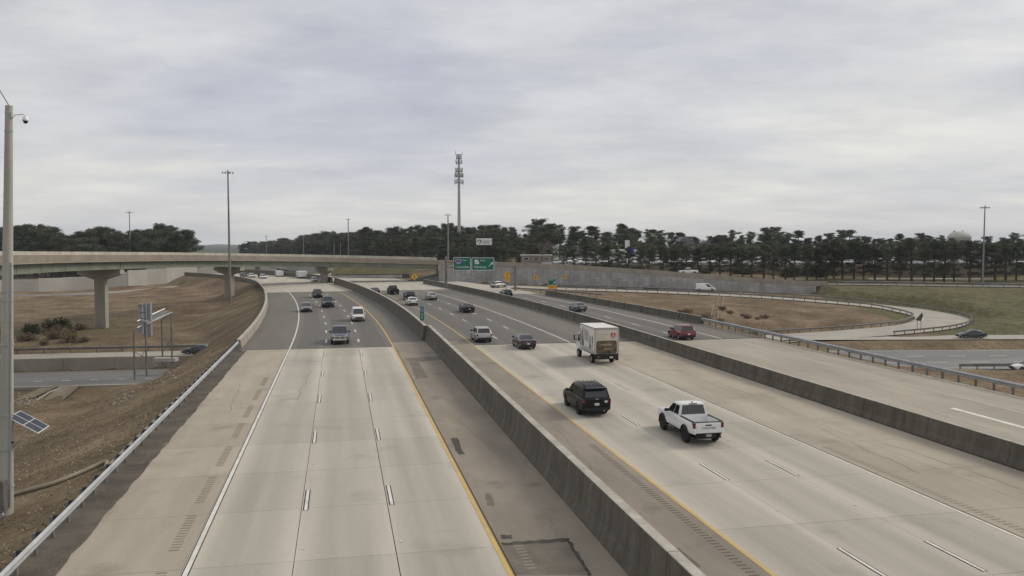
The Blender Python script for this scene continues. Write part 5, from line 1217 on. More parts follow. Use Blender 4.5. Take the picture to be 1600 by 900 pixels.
def black_suv():
    r = place(926, 647, .005, 'bigsuv', True, 'car', 'large black sport utility car in the left departing lane', 'car', PK, near=True, dark_rim=True)
    T = TYPES['bigsuv']; L, W = T['L'], T['W']
    for x in (-.62, .62): MB().tube([(x, -1.9, 1.93), (x, -.6, 1.985), (x, .3, 1.95)], .022, 6).obj('roof_rail', M_trim, r)
    b = MB()
    for k in range(4): b.box((-.42 + .28 * k, -.8, 1.955), (.07, 2.2, .02))
    b.obj('roof_rib', PK, r); MB().box((.62, -L / 2 - .02, 1.0), (.2, .03, .14)).obj('sticker', M_plate, r); MB().box((0, -L / 2 - .01, 1.18), (.2, .03, .05)).obj('badge', M_chrome, r)
    MB().box((0, -2.42, 1.87), (1.4, .26, .04)).obj('spoiler', PK, r); MB().tube([(.45, -2.75, .42), (.45, -2.3, .42)], .04, 8).obj('exhaust', M_chrome, r)
black_suv()
def white_pickup():
    r = place(1095, 690, .005, 'pickup', True, 'pickup_truck', 'white lifted crew cab pickup with black wheel flares, nearest vehicle', 'pickup truck', PW, near=True, lift=.12, rr=.45, dark_rim=True, flare=True)
    T = TYPES['pickup']; L, W = T['L'], T['W']; zt = 1.21 + .12
    for s in (1, -1): MB().box((s * W * .438, -1.72, zt + .012), (.13, 1.86, .035)).obj('bed_rail_cap', M_trim, r)
    MB().box((0, -2.66, zt), (W * .80, .09, .04)).obj('tailgate_cap', M_trim, r)
    b = MB(); b.box((0, -L / 2 - .012, .99), (W * .72, .03, .44)); tg = b.obj('tailgate', PW, r); MB().box((0, -L / 2 - .03, 1.17), (.36, .03, .07)).obj('handle', M_trim, tg)
    text_mesh('CANYON', .17, M_ink, 'lettering', tg, (0, -L / 2 - .032, 1.0), sx=1.15)
    MB().box((0, -L / 2 - .01, .70), (W * .80, .10, .07)).obj('step_pad', M_trim, r); MB().box((0, -L / 2 - .055, .60), (.7, .05, .19)).obj('plate_recess', M_trim, r)
    MB().box((0, -L / 2 - .085, .60), (.31, .02, .15)).obj('licence_plate', M_sback, r)
    b = MB()
    for k in range(7): b.box((-.6 + .2 * k, -1.72, .93), (.07, 1.75, .02))
    b.obj('bed_rib', PW, r); MB().box((0, -.62, 1.98), (.5, .06, .05)).obj('brake_lamp', M_lampr, r); MB().box((.05, -.35, 2.03), (.05, .14, .06)).obj('roof_aerial', M_trim, r)
    MB().box((-.99, .1, .45), (.12, 1.9, .06)).obj('side_step', M_trim, r); MB().tube([(.75, -2.75, .45), (.75, -2.4, .45)], .045, 8).obj('exhaust', M_trim, r)
white_pickup()
# collector road
place(907, 487, 0, 'sedan', True, 'car', 'grey sedan alone on the collector road asphalt', 'car', PGR)
r_ = place(1072, 530.5, .005, 'suv', True, 'car', 'dark red sport utility car on the collector road', 'car', PR, near=True)
MB().tube([(.5, -1.6, 1.7), (.75, -2.1, 2.3)], .012, 5).obj('aerial', M_lampr, r_)
r_ = place(793, 465.5, 0, 'suv', True, 'car', 'black off road car with rear spare wheel at the exit gore', 'car', PK)
t_, rm_ = wheel_meshes(.38, .22, False); o = link('spare_wheel', t_, r_); o.location = (0, -2.42, 1.0); o.rotation_euler = (0, 0, -math.pi / 2); link('rim', rm_, o)
place(773, 450, -.05, 'suv', True, 'car', 'pale silver car entering the exit ramp beside the panel wall', 'car', PS, ang=math.radians(-38))
# box truck
def box_truck():
    p = at_z(942, 567, .005); s, t = st(p); h = road_ang(s); f = Vector((-math.sin(h), math.cos(h), 0)); p = p + f * 2.2; p.z = .005
    r = thing('box_truck', 'white box truck with a red shield and pictures on its cargo box', 'truck', p, h)
    W, zb, zt, y0, y1 = 2.35, 1.0, 3.45, -3.3, 1.55
    bx = MB().box((0, (y0 + y1) / 2, (zb + zt) / 2), (W, y1 - y0, zt - zb)).obj('cargo_box', mat('grimy cargo white', (.74, .72, .67), (.66, .64, .58), .8, .5), r)
    for s_ in (1, -1): MB().box((s_ * (W / 2 + .0), (y0 + y1) / 2, zb + .06), (.08, y1 - y0 + .04, .16)).obj('side_rail', M_steel, bx); MB().box((s_ * (W / 2 + .01), (y0 + y1) / 2, zt - .04), (.06, y1 - y0 + .05, .10)).obj('top_rail', M_steel, bx); MB().box((s_ * (W / 2 - .04), y0 - .015, (zb + zt) / 2), (.13, .07, zt - zb)).obj('corner_post', M_wallw, bx)
    MB().box((0, y0 - .015, zt - .08), (W, .07, .18)).obj('header', M_wallw, bx)
    # roll door of slats
    for k in range(7):
        z = zb + .12 + k * .305; MB().box((0, y0 - .01, z + .14), (W - .3, .03, .29)).obj('door_slat', mat('roll door cream', (.60, .56, .48), rough=.5), bx)
    b = MB()
    for k in range(7): b.box((-.84 + .28 * k, y0 - .055, zt - .08), (.07, .02, .05))
    b.obj('marker_lamp', M_lampr, bx)
    Msofa = mat('printed brown picture', (.20, .14, .09), (.06, .042, .03), 3.5, .5)
    fr = plate('picture', rrect(2.0, 1.22, .22), y0 - .045, y0 - .03, Msofa, bx); fr.location = (-.02, 0, 1.64)
    b = MB()
    for k in range(7): b.box((-.55 + .17 * k, y0 - .052, 1.86 + .02 * (k % 2)), (.035 + .02 * (k % 2), .01, .17)); b.box((-.49 + .17 * k, y0 - .052, 1.92 - .1 * (k % 2)), (.08, .01, .03))
    for k in range(4): b.box((-.22 + .16 * k, y0 - .052, 1.45), (.04, .01, .15)); b.box((-.17 + .16 * k, y0 - .052, 1.5 - .06 * (k % 2)), (.07, .01, .03))
    b.obj('picture_lettering', mat('picture cream print', (.55, .48, .38), rough=.5), bx)
    b = MB()
    for k, (wd, z) in enumerate(((1.05, 2.82), (.7, 2.63), (.85, 2.44))):
        x = -.95
        while x < -.95 + wd: l = random.uniform(.08, .2); b.box((x + l / 2, y0 - .03, z), (l, .01, .055)); x += l + .05
    b.obj('door_lettering', mat('faded tan print', (.42, .36, .28), rough=.5), bx)
    sh = plate('shield_emblem', sc(SHIELD, .44, .48), y0 - .045, y0 - .03, M_sred, bx); sh.location = (.62, 0, 2.72)
    ssm = MB(); ssm.tube([(.12, y0 - .05, .1), (-.08, y0 - .05, .13), (-.08, y0 - .05, .03), (.1, y0 - .05, -.04), (.1, y0 - .05, -.14), (-.1, y0 - .05, -.12)], .03, 5); ssm.obj('emblem_letter', M_swhite, sh)
    # pictures on the left side
    xs = -W / 2 - .006; Mfig = mat('printed figure grey', (.10, .10, .115), (.045, .045, .05), 2, .5); Mfl = mat('printed pale grey', (.42, .42, .46), (.34, .34, .38), 1, .5); Mfd = mat('printed dark shape', (.03, .03, .035), rough=.5)
    def side(nm, pts, m, dx=0): return MB().prism(pts, 'x', xs - .012 - dx, xs - .002 - dx).obj(nm, m, bx)
    side('side_print', [(1.3, 1.2), (1.05, 1.2), (.95, 2.2), (1.1, 2.75), (1.2, 3.05), (1.32, 2.95), (1.35, 2.2)], Mfig); side('side_print', [(.8, 1.2), (.1, 1.2), (.25, 1.9), (.4, 2.3), (.45, 2.7), (.62, 2.95), (.72, 2.6), (.68, 2.1)], Mfig)
    side('side_print', [(.55, 2.55), (.38, 2.55), (.36, 3.1), (.46, 3.2), (.56, 3.1)], M_sred, .004); side('side_print', [(-.05, 2.0), (-1.4, 1.9), (-1.4, 2.9), (-.05, 3.1)], Mfl)
    side('side_print', [(-1.6, 1.25), (-2.25, 1.2), (-2.0, 2.0), (-1.85, 2.6), (-1.78, 2.0)], Mfig); side('side_print', [(-2.5, 1.5), (-2.65, 1.5), (-2.75, 2.5), (-2.6, 2.75), (-2.5, 2.4)], Mfd); side('side_print', [(-1.85, 2.05), (-2.02, 2.05), (-2.0, 2.6), (-1.9, 2.6)], Mfd)
    MB().box((xs + .0, -.9, 1.22), (.03, 4.3, .34)).obj('side_board', M_wallw, bx)
    # cab
    b = MB(); prof = [(1.62, .75), (1.62, 2.35), (1.8, 2.5), (2.6, 2.46), (3.15, 1.55), (3.45, 1.45), (3.5, .75)]
    b.prism(prof, 'x', -1.0, 1.0); cb = b.obj('cab', PW, r); bv = cb.modifiers.new('b', 'BEVEL'); bv.width = .06; bv.segments = 2; m2 = evald(cb, 'cab'); cb.modifiers.clear(); cb.data = m2
    for s_ in (1, -1): MB().prism([(1.85, 1.55), (1.9, 2.3), (2.55, 2.3), (2.95, 1.6)], 'x', s_ * 1.0 - .012, s_ * 1.0 + .012).obj('side_window', M_glass, cb); b = MB(); b.box((s_ * 1.36, 2.95, 1.9), (.08, .22, .55)); b.tube([(s_ * 1.0, 2.9, 2.1), (s_ * 1.34, 2.95, 2.1)], .02, 5); b.tube([(s_ * 1.0, 2.9, 1.7), (s_ * 1.34, 2.95, 1.7)], .02, 5); b.obj('wing_mirror', M_trim, cb)
    MB().add([(-.88, 2.67, 2.38), (.88, 2.67, 2.38), (.92, 3.12, 1.64), (-.92, 3.12, 1.64), (-.88, 2.63, 2.36), (.88, 2.63, 2.36), (.92, 3.08, 1.62), (-.92, 3.08, 1.62)], [(0, 1, 2, 3), (4, 5, 6, 7), (0, 1, 5, 4), (2, 3, 7, 6)]).obj('windscreen', M_glass, cb)
    MB().box((0, .1, .72), (.9, 6.2, .3)).obj('chassis', M_trim, r)
    lg = MB(); lg.box((0, y0 - .28, .92), (2.1, .12, .2)); lg.box((0, y0 - .2, .62), (2.0, .14, .18)); lg.box((-.7, y0 - .15, .75), (.12, .12, .5)); lg.box((.7, y0 - .15, .75), (.12, .12, .5)); lg.obj('lift_gate', M_trim, r)
    MB().box((1.02, y0 + .05, .72), (.3, .10, .7)).obj('mud_flap', M_trim, r); MB().box((-1.02, y0 + .05, .78), (.3, .10, .5)).obj('mud_flap', M_trim, r)
    for s_ in (1, -1): MB().box((s_ * .8, y0 - .36, .84), (.22, .05, .10)).obj('taillight', M_lampr, r)
    MB().box((.35, y0 - .36, .72), (.31, .03, .15)).obj('licence_plate', M_plate, r)
    for yy in (-1.9, 2.5):
        for s_ in (1, -1):
            t_, rm_ = wheel_meshes(.42, .3, False); o = link('wheel', t_, r); o.location = (s_ * .95, yy, .42); o.rotation_euler = (0, 0, 0 if s_ > 0 else math.pi); link('rim', rm_, o)
box_truck()
# other vehicles
def placed(px, py, z, kind, name, label, cat, paint, ang, **kw):
    p = at_z(px, py, z); p.z = z; return vehicle(name, kind, label, cat, p, ang, paint, **kw)
dR = -math.pi / 2
placed(1102, 455.5, -2.05, 'van', 'van', 'white cargo van on the loop ramp below the panel wall', 'van', PW, dR - .12, scale=1.18)
placed(1019, 452.6, -1.6, 'coupe', 'car', 'grey low sports car on the loop ramp left of the white van', 'car', PGR, dR - .08)
placed(1517, 528, -6.18, 'sedan', 'car', 'dark sedan heading left on the ramp road at far right', 'car', PG, -dR + .0, scale=1.05)
placed(310, 553, -5.72, 'sedan', 'car', 'dark sedan heading left on the lower left ramp road', 'car', PG, -dR + .15)
placed(1606, 579, -7.47, 'sedan', 'car', 'white car just entering the right edge on the lower highway', 'car', PW, -dR)
p = at_y(1075, 427.5, 237.5); vehicle('pickup_truck', 'pickup', 'white pickup climbing left on the upper ramp above the panel wall', 'pickup truck', (p.x, p.y, tz(p.x, p.y) + .55), -dR + .07, PW)
FARC = [(393, 433.6, PW, 'white car far down the road at the left curve'), (409, 433.8, PK, 'dark car between two white ones far down the road'), (411, 435.2, PW, 'white car nearest the dark far pier'), (381, 432.5, PG, 'dark car farthest left at the distant curve'), (491, 437.2, PW, 'white car behind the median left of the third pier'), (505, 437.8, PS, 'pale car behind the median touching the third pier')]
for px, py, pt, lb in FARC:
    p = at_z(px, py + .2, 0.0) if px < 450 else at_z(px, py, .6); s_, t_ = st(p); vehicle('car', 'suv', lb + ', seen under the overpass', 'car', (p.x, p.y, .02), road_ang(s_) + math.pi, pt, scale=.82)
def far_box(px, py, Y, w_, h_, label):
    p = at_y(px, py, Y); r = thing('box_truck', label, 'truck', (p.x, p.y, p.z), .35); MB().box((0, 0, h_ / 2 + .8), (w_, 6, h_)).obj('cargo_box', PW, r); MB().box((-.1, 3.6, 1.2), (w_ * .9, 1.4, 1.9)).obj('cab', PW, r)
    MB().box((w_ * .25, -3.02, h_ / 2 + .8), (.06, .03, h_ * .95)).obj('door_seam', M_steel, r)
    for yy in (-2, 3.3):
        for s_ in (1, -1): t_, rm_ = wheel_meshes(.45, .3, False); o = link('wheel', t_, r); o.location = (s_ * w_ * .42, yy, .45)
far_box(471.5, 436, 264, 2.8, 1.7, 'far white box truck seen under the overpass left of the third pier')
far_box(436.5, 434, 278, 2.2, 1.5, 'far white delivery van seen under the overpass left of the box truck')

# ------------------------------------------------------------------ dealership lot, houses, buildings
lotw = thing('retaining_wall', 'tan wall holding up the car lot behind the pine row', 'wall')
for k in range(26):
    x0 = 18 + 8.5 * k; Y0 = 262 - k * .35; zt = 4.35; b = MB(); b.box((x0 + 4.25, Y0, zt / 2 - .8), (8.4, .6, zt + 1.7)); b.obj('wall_panel', M_tan, lotw)
b = MB(); b.box((125, 262 + 50, 4.30), (230, 100, .12)); 
tag(b.obj('car_lot', mat('lot asphalt', (.17, .168, .165), (.13, .128, .125), .1, .85)), 'raised asphalt car lot behind the pine row', None, None, 'structure')
b = MB(); b.box((140, 251.5, .35), (190, 7, .1)); tag(b.obj('frontage_road', mat('frontage concrete', (.42, .40, .36), (.36, .34, .3), .2, .9)), 'pale frontage strip behind the pine trunks', None, None, 'structure')
def lot_car_mesh(kind, paint):
    T = TYPES[kind]; L, W = T['L'], T['W']; b = MB(); R = [ring(s_, L, W) for s_ in T['body']]; n = len(R[0]); vs = sum(R, [])
    b.add(vs, [(i * n + k, i * n + (k + 1) % n, (i + 1) * n + (k + 1) % n, (i + 1) * n + k) for i in range(len(R) - 1) for k in range(n)] + [tuple(range(n)), tuple((len(R) - 1) * n + k for k in range(n))[::-1]], 0)
    y0, y1, y2, y3 = [q * L / 2 for q in T['cab']]; zb, zt = T['wz'][0] - .03, T['wz'][1]; wb_, wt = T['ww'][0] * W / 2, T['ww'][1] * W / 2; zm = zb + (zt - zb) * .85
    l = lambda a, c, q: a + (c - a) * q
    A = [(-wb_, y0, zb), (wb_, y0, zb), (wb_, y3, zb), (-wb_, y3, zb)]; q = .85; wm = l(wb_, wt, q); B = [(-wm, l(y0, y1, q), zm), (wm, l(y0, y1, q), zm), (wm, l(y3, y2, q), zm), (-wm, l(y3, y2, q), zm)]; Tt = [(-wt, y1, zt), (wt, y1, zt), (wt, y2, zt), (-wt, y2, zt)]
    b.add(A + B, [(0, 1, 5, 4), (1, 2, 6, 5), (2, 3, 7, 6), (3, 0, 4, 7)], 1); b.add(B + Tt, [(0, 1, 5, 4), (1, 2, 6, 5), (2, 3, 7, 6), (3, 0, 4, 7), (4, 5, 6, 7)], 0)
    for yy in (-T['wb'] / 2, T['wb'] / 2):
        for s_ in (1, -1): b.lathe([(.001, -.1), (T['r'], -.1), (T['r'], .1), (.001, .1)], 'x', 10, 2, (s_ * (W / 2 - .06), yy, T['r']))
    return b.mesh('parked_car', [paint, M_glass, M_tyre], 35)
LM = [(lot_car_mesh('suv', M_lotw), 'white'), (lot_car_mesh('sedan', M_lotw), 'white'), (lot_car_mesh('pickup', M_lotw), 'white'), (lot_car_mesh('van', M_lotw), 'white'), (lot_car_mesh('suv', PS), 'silver'), (lot_car_mesh('sedan', PGR), 'grey'), (lot_car_mesh('suv', PK), 'black'), (lot_car_mesh('van', PW), 'white')]
n_ = 0
for row, (Y, stp) in enumerate(((266, 3.1), (275, 3.6), (286, 4.2))):
    x = 14 + row * 1.3
    while x < 190 + row * 8 and n_ < 160:
        if random.random() < .72:
            i = random.choices(range(8), (5, 4, 4, 3, 3, 1, 1, 3))[0]; me_, cl = LM[i]; o = link('parked_car', me_); o.location = (x, Y + random.uniform(-.3, .3), 4.37); o.rotation_euler = (0, 0, (0 if row != 1 else math.pi) + random.uniform(-.05, .05))
            tag(o, '%s car parked in the raised lot behind the pine row' % cl, 'car', 'cars parked in the raised lot'); n_ += 1
        x += stp
def building(nm, label, px, yb, yt, Y, w_, dep, m, roofm=None, gable=0, wins=0, zbase=4.4):
    a = at_y(px, yt, Y); root = thing(nm, label, 'building', (a.x, Y, zbase)); h = a.z - zbase
    MB().box((0, dep / 2, h / 2 - 1), (w_, dep, h + 2)).obj('wall', m, root)
    if gable: b = MB(); b.prism([(-w_ / 2 - .4, h), (w_ / 2 + .4, h), (w_ * .1, h + gable), (-w_ * .1, h + gable)], 'y', -.4, dep + .4); b.obj('roof', roofm or M_roof, root)
    else: MB().box((0, dep / 2, h + .2), (w_ + .5, dep + .5, .5)).obj('roof', roofm or M_roof, root)
    for k in range(wins):
        x = -w_ / 2 + w_ * (k + .5) / wins; wn = MB().box((x, -.03, h * .55), (w_ / wins * .55, .12, h * .4)).obj('window', M_swhite, root); MB().box((x, -.10, h * .55), (w_ / wins * .45, .04, h * .33)).obj('pane', M_glass, wn)
building('showroom', 'white dealership building glimpsed between trunks near the blue sign', 945, 410, 392, 318, 26, 14, M_wallw, M_swhite, wins=5)
building('house', 'pale gabled house high among the trees', 1072, 390, 384, 335, 8, 9, mat('pale siding', (.5, .5, .48), rough=.8), gable=3.6, wins=2)
building('house', 'grey gabled house half hidden among the trees, right of the pale one', 1108, 392, 387, 345, 7, 8, mat('grey siding', (.25, .25, .26), rough=.8), gable=3, wins=2)
building('house', 'low pale roofed house behind the car lot further right', 1208, 400, 394, 325, 9, 8, M_wallw, gable=1.6, wins=2)
building('shop', 'low beige shop at the left end of the car lot', 838, 412, 400, 300, 11, 10, mat('beige render', (.27, .22, .17), rough=.8), M_wallw, wins=3)
building('warehouse', 'long low building at the right behind the pines', 1480, 405, 392, 330, 30, 14, mat('brown siding', (.2, .165, .13), rough=.8), wins=6)
a = at_y(982, 391, 268); r_ = thing('pylon_sign', 'white and blue pylon sign rising among the pines', 'sign', (a.x, a.y, 4.3)); z = a.z - 4.3
MB().box((-.4, 0, z + 1.0), (1.4, .4, 4.4)).obj('white_panel', M_swhite, r_); MB().box((1.1, -.05, z - .2), (1.3, .4, 1.9)).obj('blue_panel', M_sblue, r_); MB().box((-.3, 0, z / 2), (.4, .3, z)).obj('post', M_swhite, r_)

# ------------------------------------------------------------------ vegetation
def pine_meshes(seed, H, cr, bare, spread, leafn, sparse=0.0, sz=.21):
    r = random.Random(seed); g = np.random.default_rng(seed); b = MB(); lean = (r.uniform(-.25, .25), r.uniform(-.25, .25))
    def ax_(z): return Vector((lean[0] * (z / H) ** 2 * 2, lean[1] * (z / H) ** 2 * 2, z))
    R = .017 * H; b.tube([ax_(-1), ax_(H * .3), ax_(H * .6), ax_(H * .97)], [R * 1.2, R, R * .7, R * .15], 7)
    cl = []; z = H * bare
    while z < H * .97:
        f = (z - H * bare) / (H * (1 - bare)); lob = 1 + .35 * math.sin(f * 9 + seed); wd = cr * lob * (math.sin(math.pi * min(1, (f * .64 + .24))) ** .8) * r.uniform(.55, 1.15)
        for k in range(r.choice((2, 3, 3, 4))):
            if r.random() < (.62 if f < sparse else .16): continue
            a = r.uniform(0, 2 * math.pi); l = wd * r.uniform(.35, 1.12); e = Vector((math.cos(a) * l, math.sin(a) * l, l * r.uniform(-.05, .35))); p0 = ax_(z); p1 = p0 + e
            if l > .5: b.tube([p0, p0 + e * .5 + Vector((0, 0, -.08 * l)), p1], [R * .3, R * .2, R * .08], 4, cap=False)
            for q in ((1.0, .72, .45) if l > cr * .55 else (1.0, .55)): cl.append((p0 + e * q + Vector((r.uniform(-.3, .3), r.uniform(-.3, .3), r.uniform(0, .3))), spread * r.uniform(.65, 1.2)))
        z += H * .032 * r.uniform(.7, 1.3)
    cl.append((ax_(H * .97), spread * .8)); cl.append((ax_(H * .93), spread))
    vs = []; n = 0
    for c, s_ in cl:
        m = leafn; d = g.normal(size=(m, 3)); d /= np.linalg.norm(d, axis=1)[:, None]; rad = s_ * g.random(m)[:, None] ** .5; p = np.array(c) + d * rad * np.array([1, 1, .75])
        u = g.normal(size=(m, 3)); u /= np.linalg.norm(u, axis=1)[:, None]; v_ = np.cross(u, g.normal(size=(m, 3))); v_ /= np.linalg.norm(v_, axis=1)[:, None]; k = sz * (.5 + .9 * g.random(m)[:, None])
        vs.append(np.stack([p - u * k, p + u * k, p + v_ * k * .55], 1).reshape(-1, 3)); n += m
    V_ = np.concatenate(vs); me_ = bpy.data.meshes.new('crown'); me_.from_pydata(V_.tolist(), [], [(3 * i, 3 * i + 1, 3 * i + 2) for i in range(n)]); me_.materials.append(M_leaf if seed % 3 else M_leaf2)
    return b.mesh('trunk', M_trunk, 50), me_
TALL = [(pine_meshes(10 + k, 14, 3.1, .40, .92, 95), 14) for k in range(4)]
FULL = [(pine_meshes(20 + k, 14, 3.7, .16, 1.0, 105), 14) for k in range(4)]
ROWT = [(pine_meshes(30 + k, 12, 2.5, .16, .72, 70, sparse=.45, sz=.19), 12) for k in range(5)]
NT = [0]
def tree(x, y, zb, ztop, kinds, label, group, name='pine_tree', wide=1.0):
    (tm, cm), H = random.choice(kinds); k = max(.25, (ztop - zb) / H); root = thing(name, label, 'tree', (x, y, zb), random.uniform(0, 6.28), group); q = wide * 1.25 * random.uniform(.85, 1.2); root.scale = (k * q, k * q, k); link('trunk', tm, root); link('crown', cm, root); NT[0] += 1
def prof(P, x):
    for (a, ya), (b_, yb) in zip(P, P[1:]):
        if a <= x <= b_: return ya + (yb - ya) * (x - a) / (b_ - a)
    return P[0][1] if x < P[0][0] else P[-1][1]
def belt(P, x0, x1, n, Y0, Y1, zb, kinds, label, group, jit=5, wide=1.0, low=0):
    for k in range(n):
        px = x0 + (x1 - x0) * (k + random.uniform(.1, .9)) / n; f = (px - x0) / (x1 - x0); Y = Y0 + (Y1 - Y0) * f + random.uniform(-12, 12); yt = prof(P, px) + random.uniform(-.5, 1.2) * jit + low; a = at_y(px, yt, Y)
        tree(a.x, Y, zb if zb is not None else tz(a.x, Y), a.z, kinds, label, group, wide=wide)
PL = [(-30, 356), (20, 354), (55, 347), (80, 358), (105, 366), (135, 362), (165, 352), (185, 362), (215, 360), (245, 350), (265, 355), (285, 354), (297, 366), (302, 380)]
belt(PL, -20, 292, 24, 350, 350, -4, FULL + TALL, 'dark pine in the wood behind the left end of the overpass', 'pines behind the left overpass', 4, 1.0)
belt(PL, -20, 286, 15, 335, 335, -4, TALL + FULL[:2], 'dark pine in the wood behind the left end of the overpass', 'pines behind the left overpass', 5, .95, 7)
PM = [(366, 384), (380, 379), (400, 378), (430, 375), (455, 372), (480, 366), (520, 363), (560, 362), (580, 357)]
belt(PM, 374, 575, 22, 760, 520, -3, FULL, 'distant dark pine in the wood left of the cell tower', 'distant pines left of the cell tower', 2.5, 1.3)
belt(PM, 385, 575, 12, 700, 480, -3, FULL, 'distant dark pine in the wood left of the cell tower', 'distant pines left of the cell tower', 2.5, 1.35, 6)
PC = [(565, 359), (600, 357), (640, 354), (690, 352), (720, 352), (745, 350), (775, 349), (800, 358), (820, 362), (835, 352)]
belt(PC, 570, 835, 24, 430, 400, 2, FULL, 'dark pine in the wood behind the billboard', 'pines behind the billboard', 5, .9)
belt(PC, 570, 850, 20, 385, 345, 2, FULL, 'dark pine in the wood behind the billboard', 'pines behind the billboard', 6, 1.0, 12)
belt(PC, 700, 850, 9, 318, 312, 2, FULL, 'dark pine in the wood behind the billboard', 'pines behind the billboard', 6, 1.0, 26)
PR_ = [(830, 349), (850, 346), (880, 346), (905, 356), (930, 353), (950, 358), (975, 346), (990, 362), (1020, 357), (1050, 357), (1080, 364), (1110, 366), (1140, 364), (1190, 357), (1225, 353), (1260, 364), (1300, 358), (1330, 360), (1360, 364), (1385, 369), (1410, 366), (1440, 368), (1480, 371), (1530, 372), (1560, 372), (1590, 367), (1630, 368)]
belt(PR_, 835, 1640, 46, 375, 375, 5, TALL + FULL[:1], 'tall pine on the wooded ridge behind the car lot', 'tall pines on the ridge behind the car lot', 8, 1.15)
belt(PR_, 835, 1640, 38, 345, 345, 5, FULL + TALL, 'tall pine on the wooded ridge behind the car lot', 'tall pines on the ridge behind the car lot', 8, 1.3, 7)
belt(PR_, 845, 1640, 30, 312, 312, 4.4, FULL, 'shorter dense pine standing close behind the car lot', 'dense pines close behind the car lot', 5, 1.5, 20)
# front row along the upper ramp
PF = [(830, 384), (1000, 384), (1160, 386), (1300, 380), (1420, 376), (1600, 374)]
x = 880
while x < 1650:
    Y = 246 - max(0, x - 1250) * .012; a = at_y(x, prof(PF, x) + random.uniform(-6, 9), Y); tree(a.x, Y + random.uniform(-.8, .8), tz(a.x, Y) - .1, a.z, ROWT, 'slender roadside pine of the row along the upper ramp, trunk showing', 'roadside pines along the upper ramp', wide=random.uniform(.9, 1.25)); x += random.uniform(13, 21)
# bare winter hardwoods between the pines
def bare_mesh(seed, H=13):
    r = random.Random(seed); b = MB()
    def grow(p, d, l, rad, lv):
        e = p + d * l; b.tube([p, p.lerp(e, .5) + Vector((r.uniform(-.1, .1), r.uniform(-.1, .1), 0)) * l * .3, e], [rad, rad * .8, rad * .55], 5 if lv < 2 else 3, cap=False)
        if lv < 5:
            for _ in range(3 if lv else 5):
                q = Vector((r.gauss(0, 1), r.gauss(0, 1), r.uniform(.1, .9))).normalized(); grow(p.lerp(e, r.uniform(.55, 1)), (d * .55 + q * .75).normalized(), l * r.uniform(.55, .75), rad * .55, lv + 1)
    grow(Vector((0, 0, -.5)), Vector((0, 0, 1)), H * .36, .2, 0); k = H / max(v[2] for v in b.v); b.v = [(v[0] * k, v[1] * k, v[2] * k) for v in b.v]
    return b.mesh('branches', mat('bare bark', (.17, .14, .115), (.10, .085, .07), 1, .95))
BARE = [bare_mesh(80 + k) for k in range(2)]
for k in range(16):
    px = (845, 1105, 1120, 1135, 868, 1000, 1215, 1290, 1240, 1180, 1330, 1400, 1060, 940, 1505, 1085)[k] + random.uniform(-6, 6); Y = random.choice((300, 306, 322)); a = at_y(px, random.uniform(368, 385), Y); r = thing('bare_tree', 'leafless grey brown hardwood among the pines behind the car lot', 'tree', (a.x, Y, 4.4), random.uniform(0, 6), 'leafless trees among the ridge pines'); s_ = (a.z - 4.4) / 13; r.scale = (s_ * 1.2, s_ * 1.2, s_); link('trunk', random.choice(BARE), r)
# shrubs
def shrub_mesh(seed, leafn, m, R=1.0, up=.8, sz=.16):
    g = np.random.default_rng(seed); b = MB(); r = random.Random(seed)
    for k in range(9): a = r.uniform(0, 6.28); b.tube([(0, 0, -.2), (math.cos(a) * R * .35, math.sin(a) * R * .35, up * .6), (math.cos(a) * R * .7, math.sin(a) * R * .7, up * r.uniform(.9, 1.3))], [.04, .025, .01], 4, cap=False)
    n = leafn; d = g.normal(size=(n, 3)); d /= np.linalg.norm(d, axis=1)[:, None]; rad = g.random(n)[:, None] ** .45; p = d * rad * np.array([R, R, up * .75]) * (1 + .3 * np.sin(d[:, :1] * 7 + seed)) + np.array([0, 0, up * .6]); u = g.normal(size=(n, 3)); u /= np.linalg.norm(u, axis=1)[:, None]; v_ = g.normal(size=(n, 3)); v_ /= np.linalg.norm(v_, axis=1)[:, None]; k = sz * (.5 + g.random(n)[:, None])
    V_ = np.stack([p - u * k, p + u * k, p + v_ * k * .6], 1).reshape(-1, 3); me_ = bpy.data.meshes.new('foliage'); me_.from_pydata(V_.tolist(), [], [(3 * i, 3 * i + 1, 3 * i + 2) for i in range(n)]); me_.materials.append(m); return b.mesh('stem', M_trunk), me_
SHB = [shrub_mesh(50 + k, 700, M_shrub) for k in range(3)]; SHG = [shrub_mesh(60 + k, 900, M_green) for k in range(2)]
def shrub(p, k, ms, label, group=None, nm='shrub'):
    s_, f = random.choice(ms); r = thing(nm, label, 'shrub', (p.x, p.y, tz(p.x, p.y) - .05), random.uniform(0, 6), group); r.scale = (k, k, k * random.uniform(.8, 1.1)); link('stem', s_, r); link('foliage', f, r)
shrub(at_z(92, 517, -5.2), 2.4, SHG, 'larger green bush on the dead grass left of the first pier'); shrub(at_z(47, 521, -5.2), 1.6, SHG, 'smaller green bush on the dead grass nearest the camera pole')
for k in range(20): shrub(at_ground(random.uniform(25, 140), random.uniform(508, 540), -5.2), random.uniform(.8, 1.5), SHB, 'dry brown shrub on the dead grass left of the first pier', 'dry shrubs left of the first pier')
for k in range(34):
    px = random.uniform(1055, 1200); shrub(at_ground(px, 490 + (px - 1055) * .19 + random.uniform(-7, 3)), random.uniform(.5, 1.15), SHB, 'dry brown brush along the infield edge of the collector barrier', 'dry brush behind the collector barrier')
for k in range(22):
    px = random.uniform(880, 1320); a = at_y(px, 420, 256); shrub(Vector((a.x, 256 + random.uniform(-3, 3), 0)), random.uniform(1.4, 2.6), SHG, 'dark bush under the pine row below the car lot', 'bushes under the pine row')
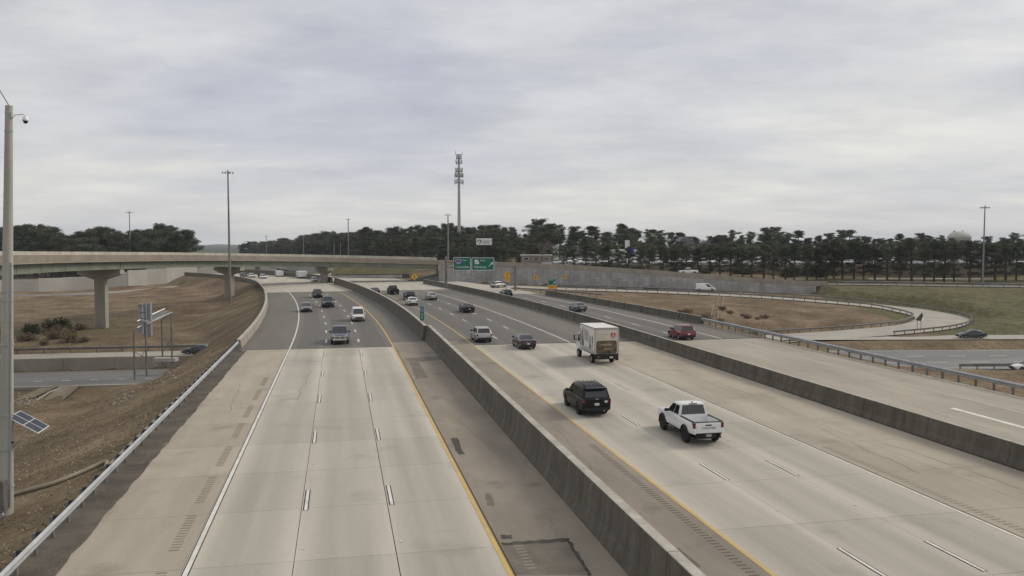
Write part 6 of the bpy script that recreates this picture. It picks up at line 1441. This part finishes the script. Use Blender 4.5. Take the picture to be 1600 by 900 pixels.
# tufts of dead grass close to the camera: nobody could count these
def tufts():
    g = np.random.default_rng(5); n = 11000; s_ = 18 + 95 * g.random(n) ** 1.3; t_ = -11.9 - 22 * g.random(n) ** 1.2; p = np.array([road(a, b_)[:2] for a, b_ in zip(s_, t_)]); z = terrain(p[:, 0], p[:, 1]); pt = np.column_stack([p, z]); a = g.random(n) * 6.28; h = (.03 + .09 * g.random(n)) ; w_ = .03 + .06 * g.random(n)
    dx, dy = np.cos(a), np.sin(a); o = g.normal(size=(n, 2)) * .09
    V_ = np.stack([pt + np.column_stack([dx * w_, dy * w_, -.03 + 0 * h]), pt - np.column_stack([dx * w_, dy * w_, .03 + 0 * h]), pt + np.column_stack([o[:, 0], o[:, 1], h])], 1).reshape(-1, 3)
    me_ = bpy.data.meshes.new('grass_tufts'); me_.from_pydata(V_.tolist(), [], [(3 * i, 3 * i + 1, 3 * i + 2) for i in range(n)]); me_.materials.append(M_grassd); tag(link('grass_tufts', me_), 'tufts of dead grass on the near slope', None, None, 'stuff')
tufts()
# haze over the whole interchange
hz = MB().box((0, 1900, 25), (14000, 15000, 76)).obj('haze', None or M_ink); hz.data.materials.clear()
hm = bpy.data.materials.new('air haze'); hm.use_nodes = True; hn = hm.node_tree; hn.nodes.clear(); ho = hn.nodes.new('ShaderNodeOutputMaterial'); hv = hn.nodes.new('ShaderNodeVolumePrincipled')
hv.inputs['Color'].default_value = (.86, .9, .96, 1); hv.inputs['Density'].default_value = .00012; hn.links.new(hv.outputs[0], ho.inputs['Volume']); hz.data.materials.append(hm); tag(hz, 'thin pale haze over the whole interchange', None, None, 'stuff')
# far hills
b = MB(); n = 60; vs = []
for k in range(n + 1):
    px = 150 + 520 * k / n; Y = 4300; h = at_y(px, 383.5 + 1.2 * math.sin(k * .5) + .8 * math.sin(k * 1.3 + 1) + (abs(px - 330) / 60 if px > 390 else 0) * .2, Y).z; x = at_y(px, 380, Y).x
    vs += [(x, Y - 500, -12), (x, Y, h), (x, Y + 900, -12)]
b.add(vs, [(3 * k + j, 3 * k + 3 + j, 3 * k + 4 + j, 3 * k + 1 + j) for k in range(n) for j in (0, 1)])
tag(b.obj('hills', mat('wooded hill', (.06, .075, .05), (.04, .05, .035), .01, .9), smooth=60), 'low wooded hills on the horizon', None, None, 'structure')
print('TREES', NT[0], 'SLABS', nslab)
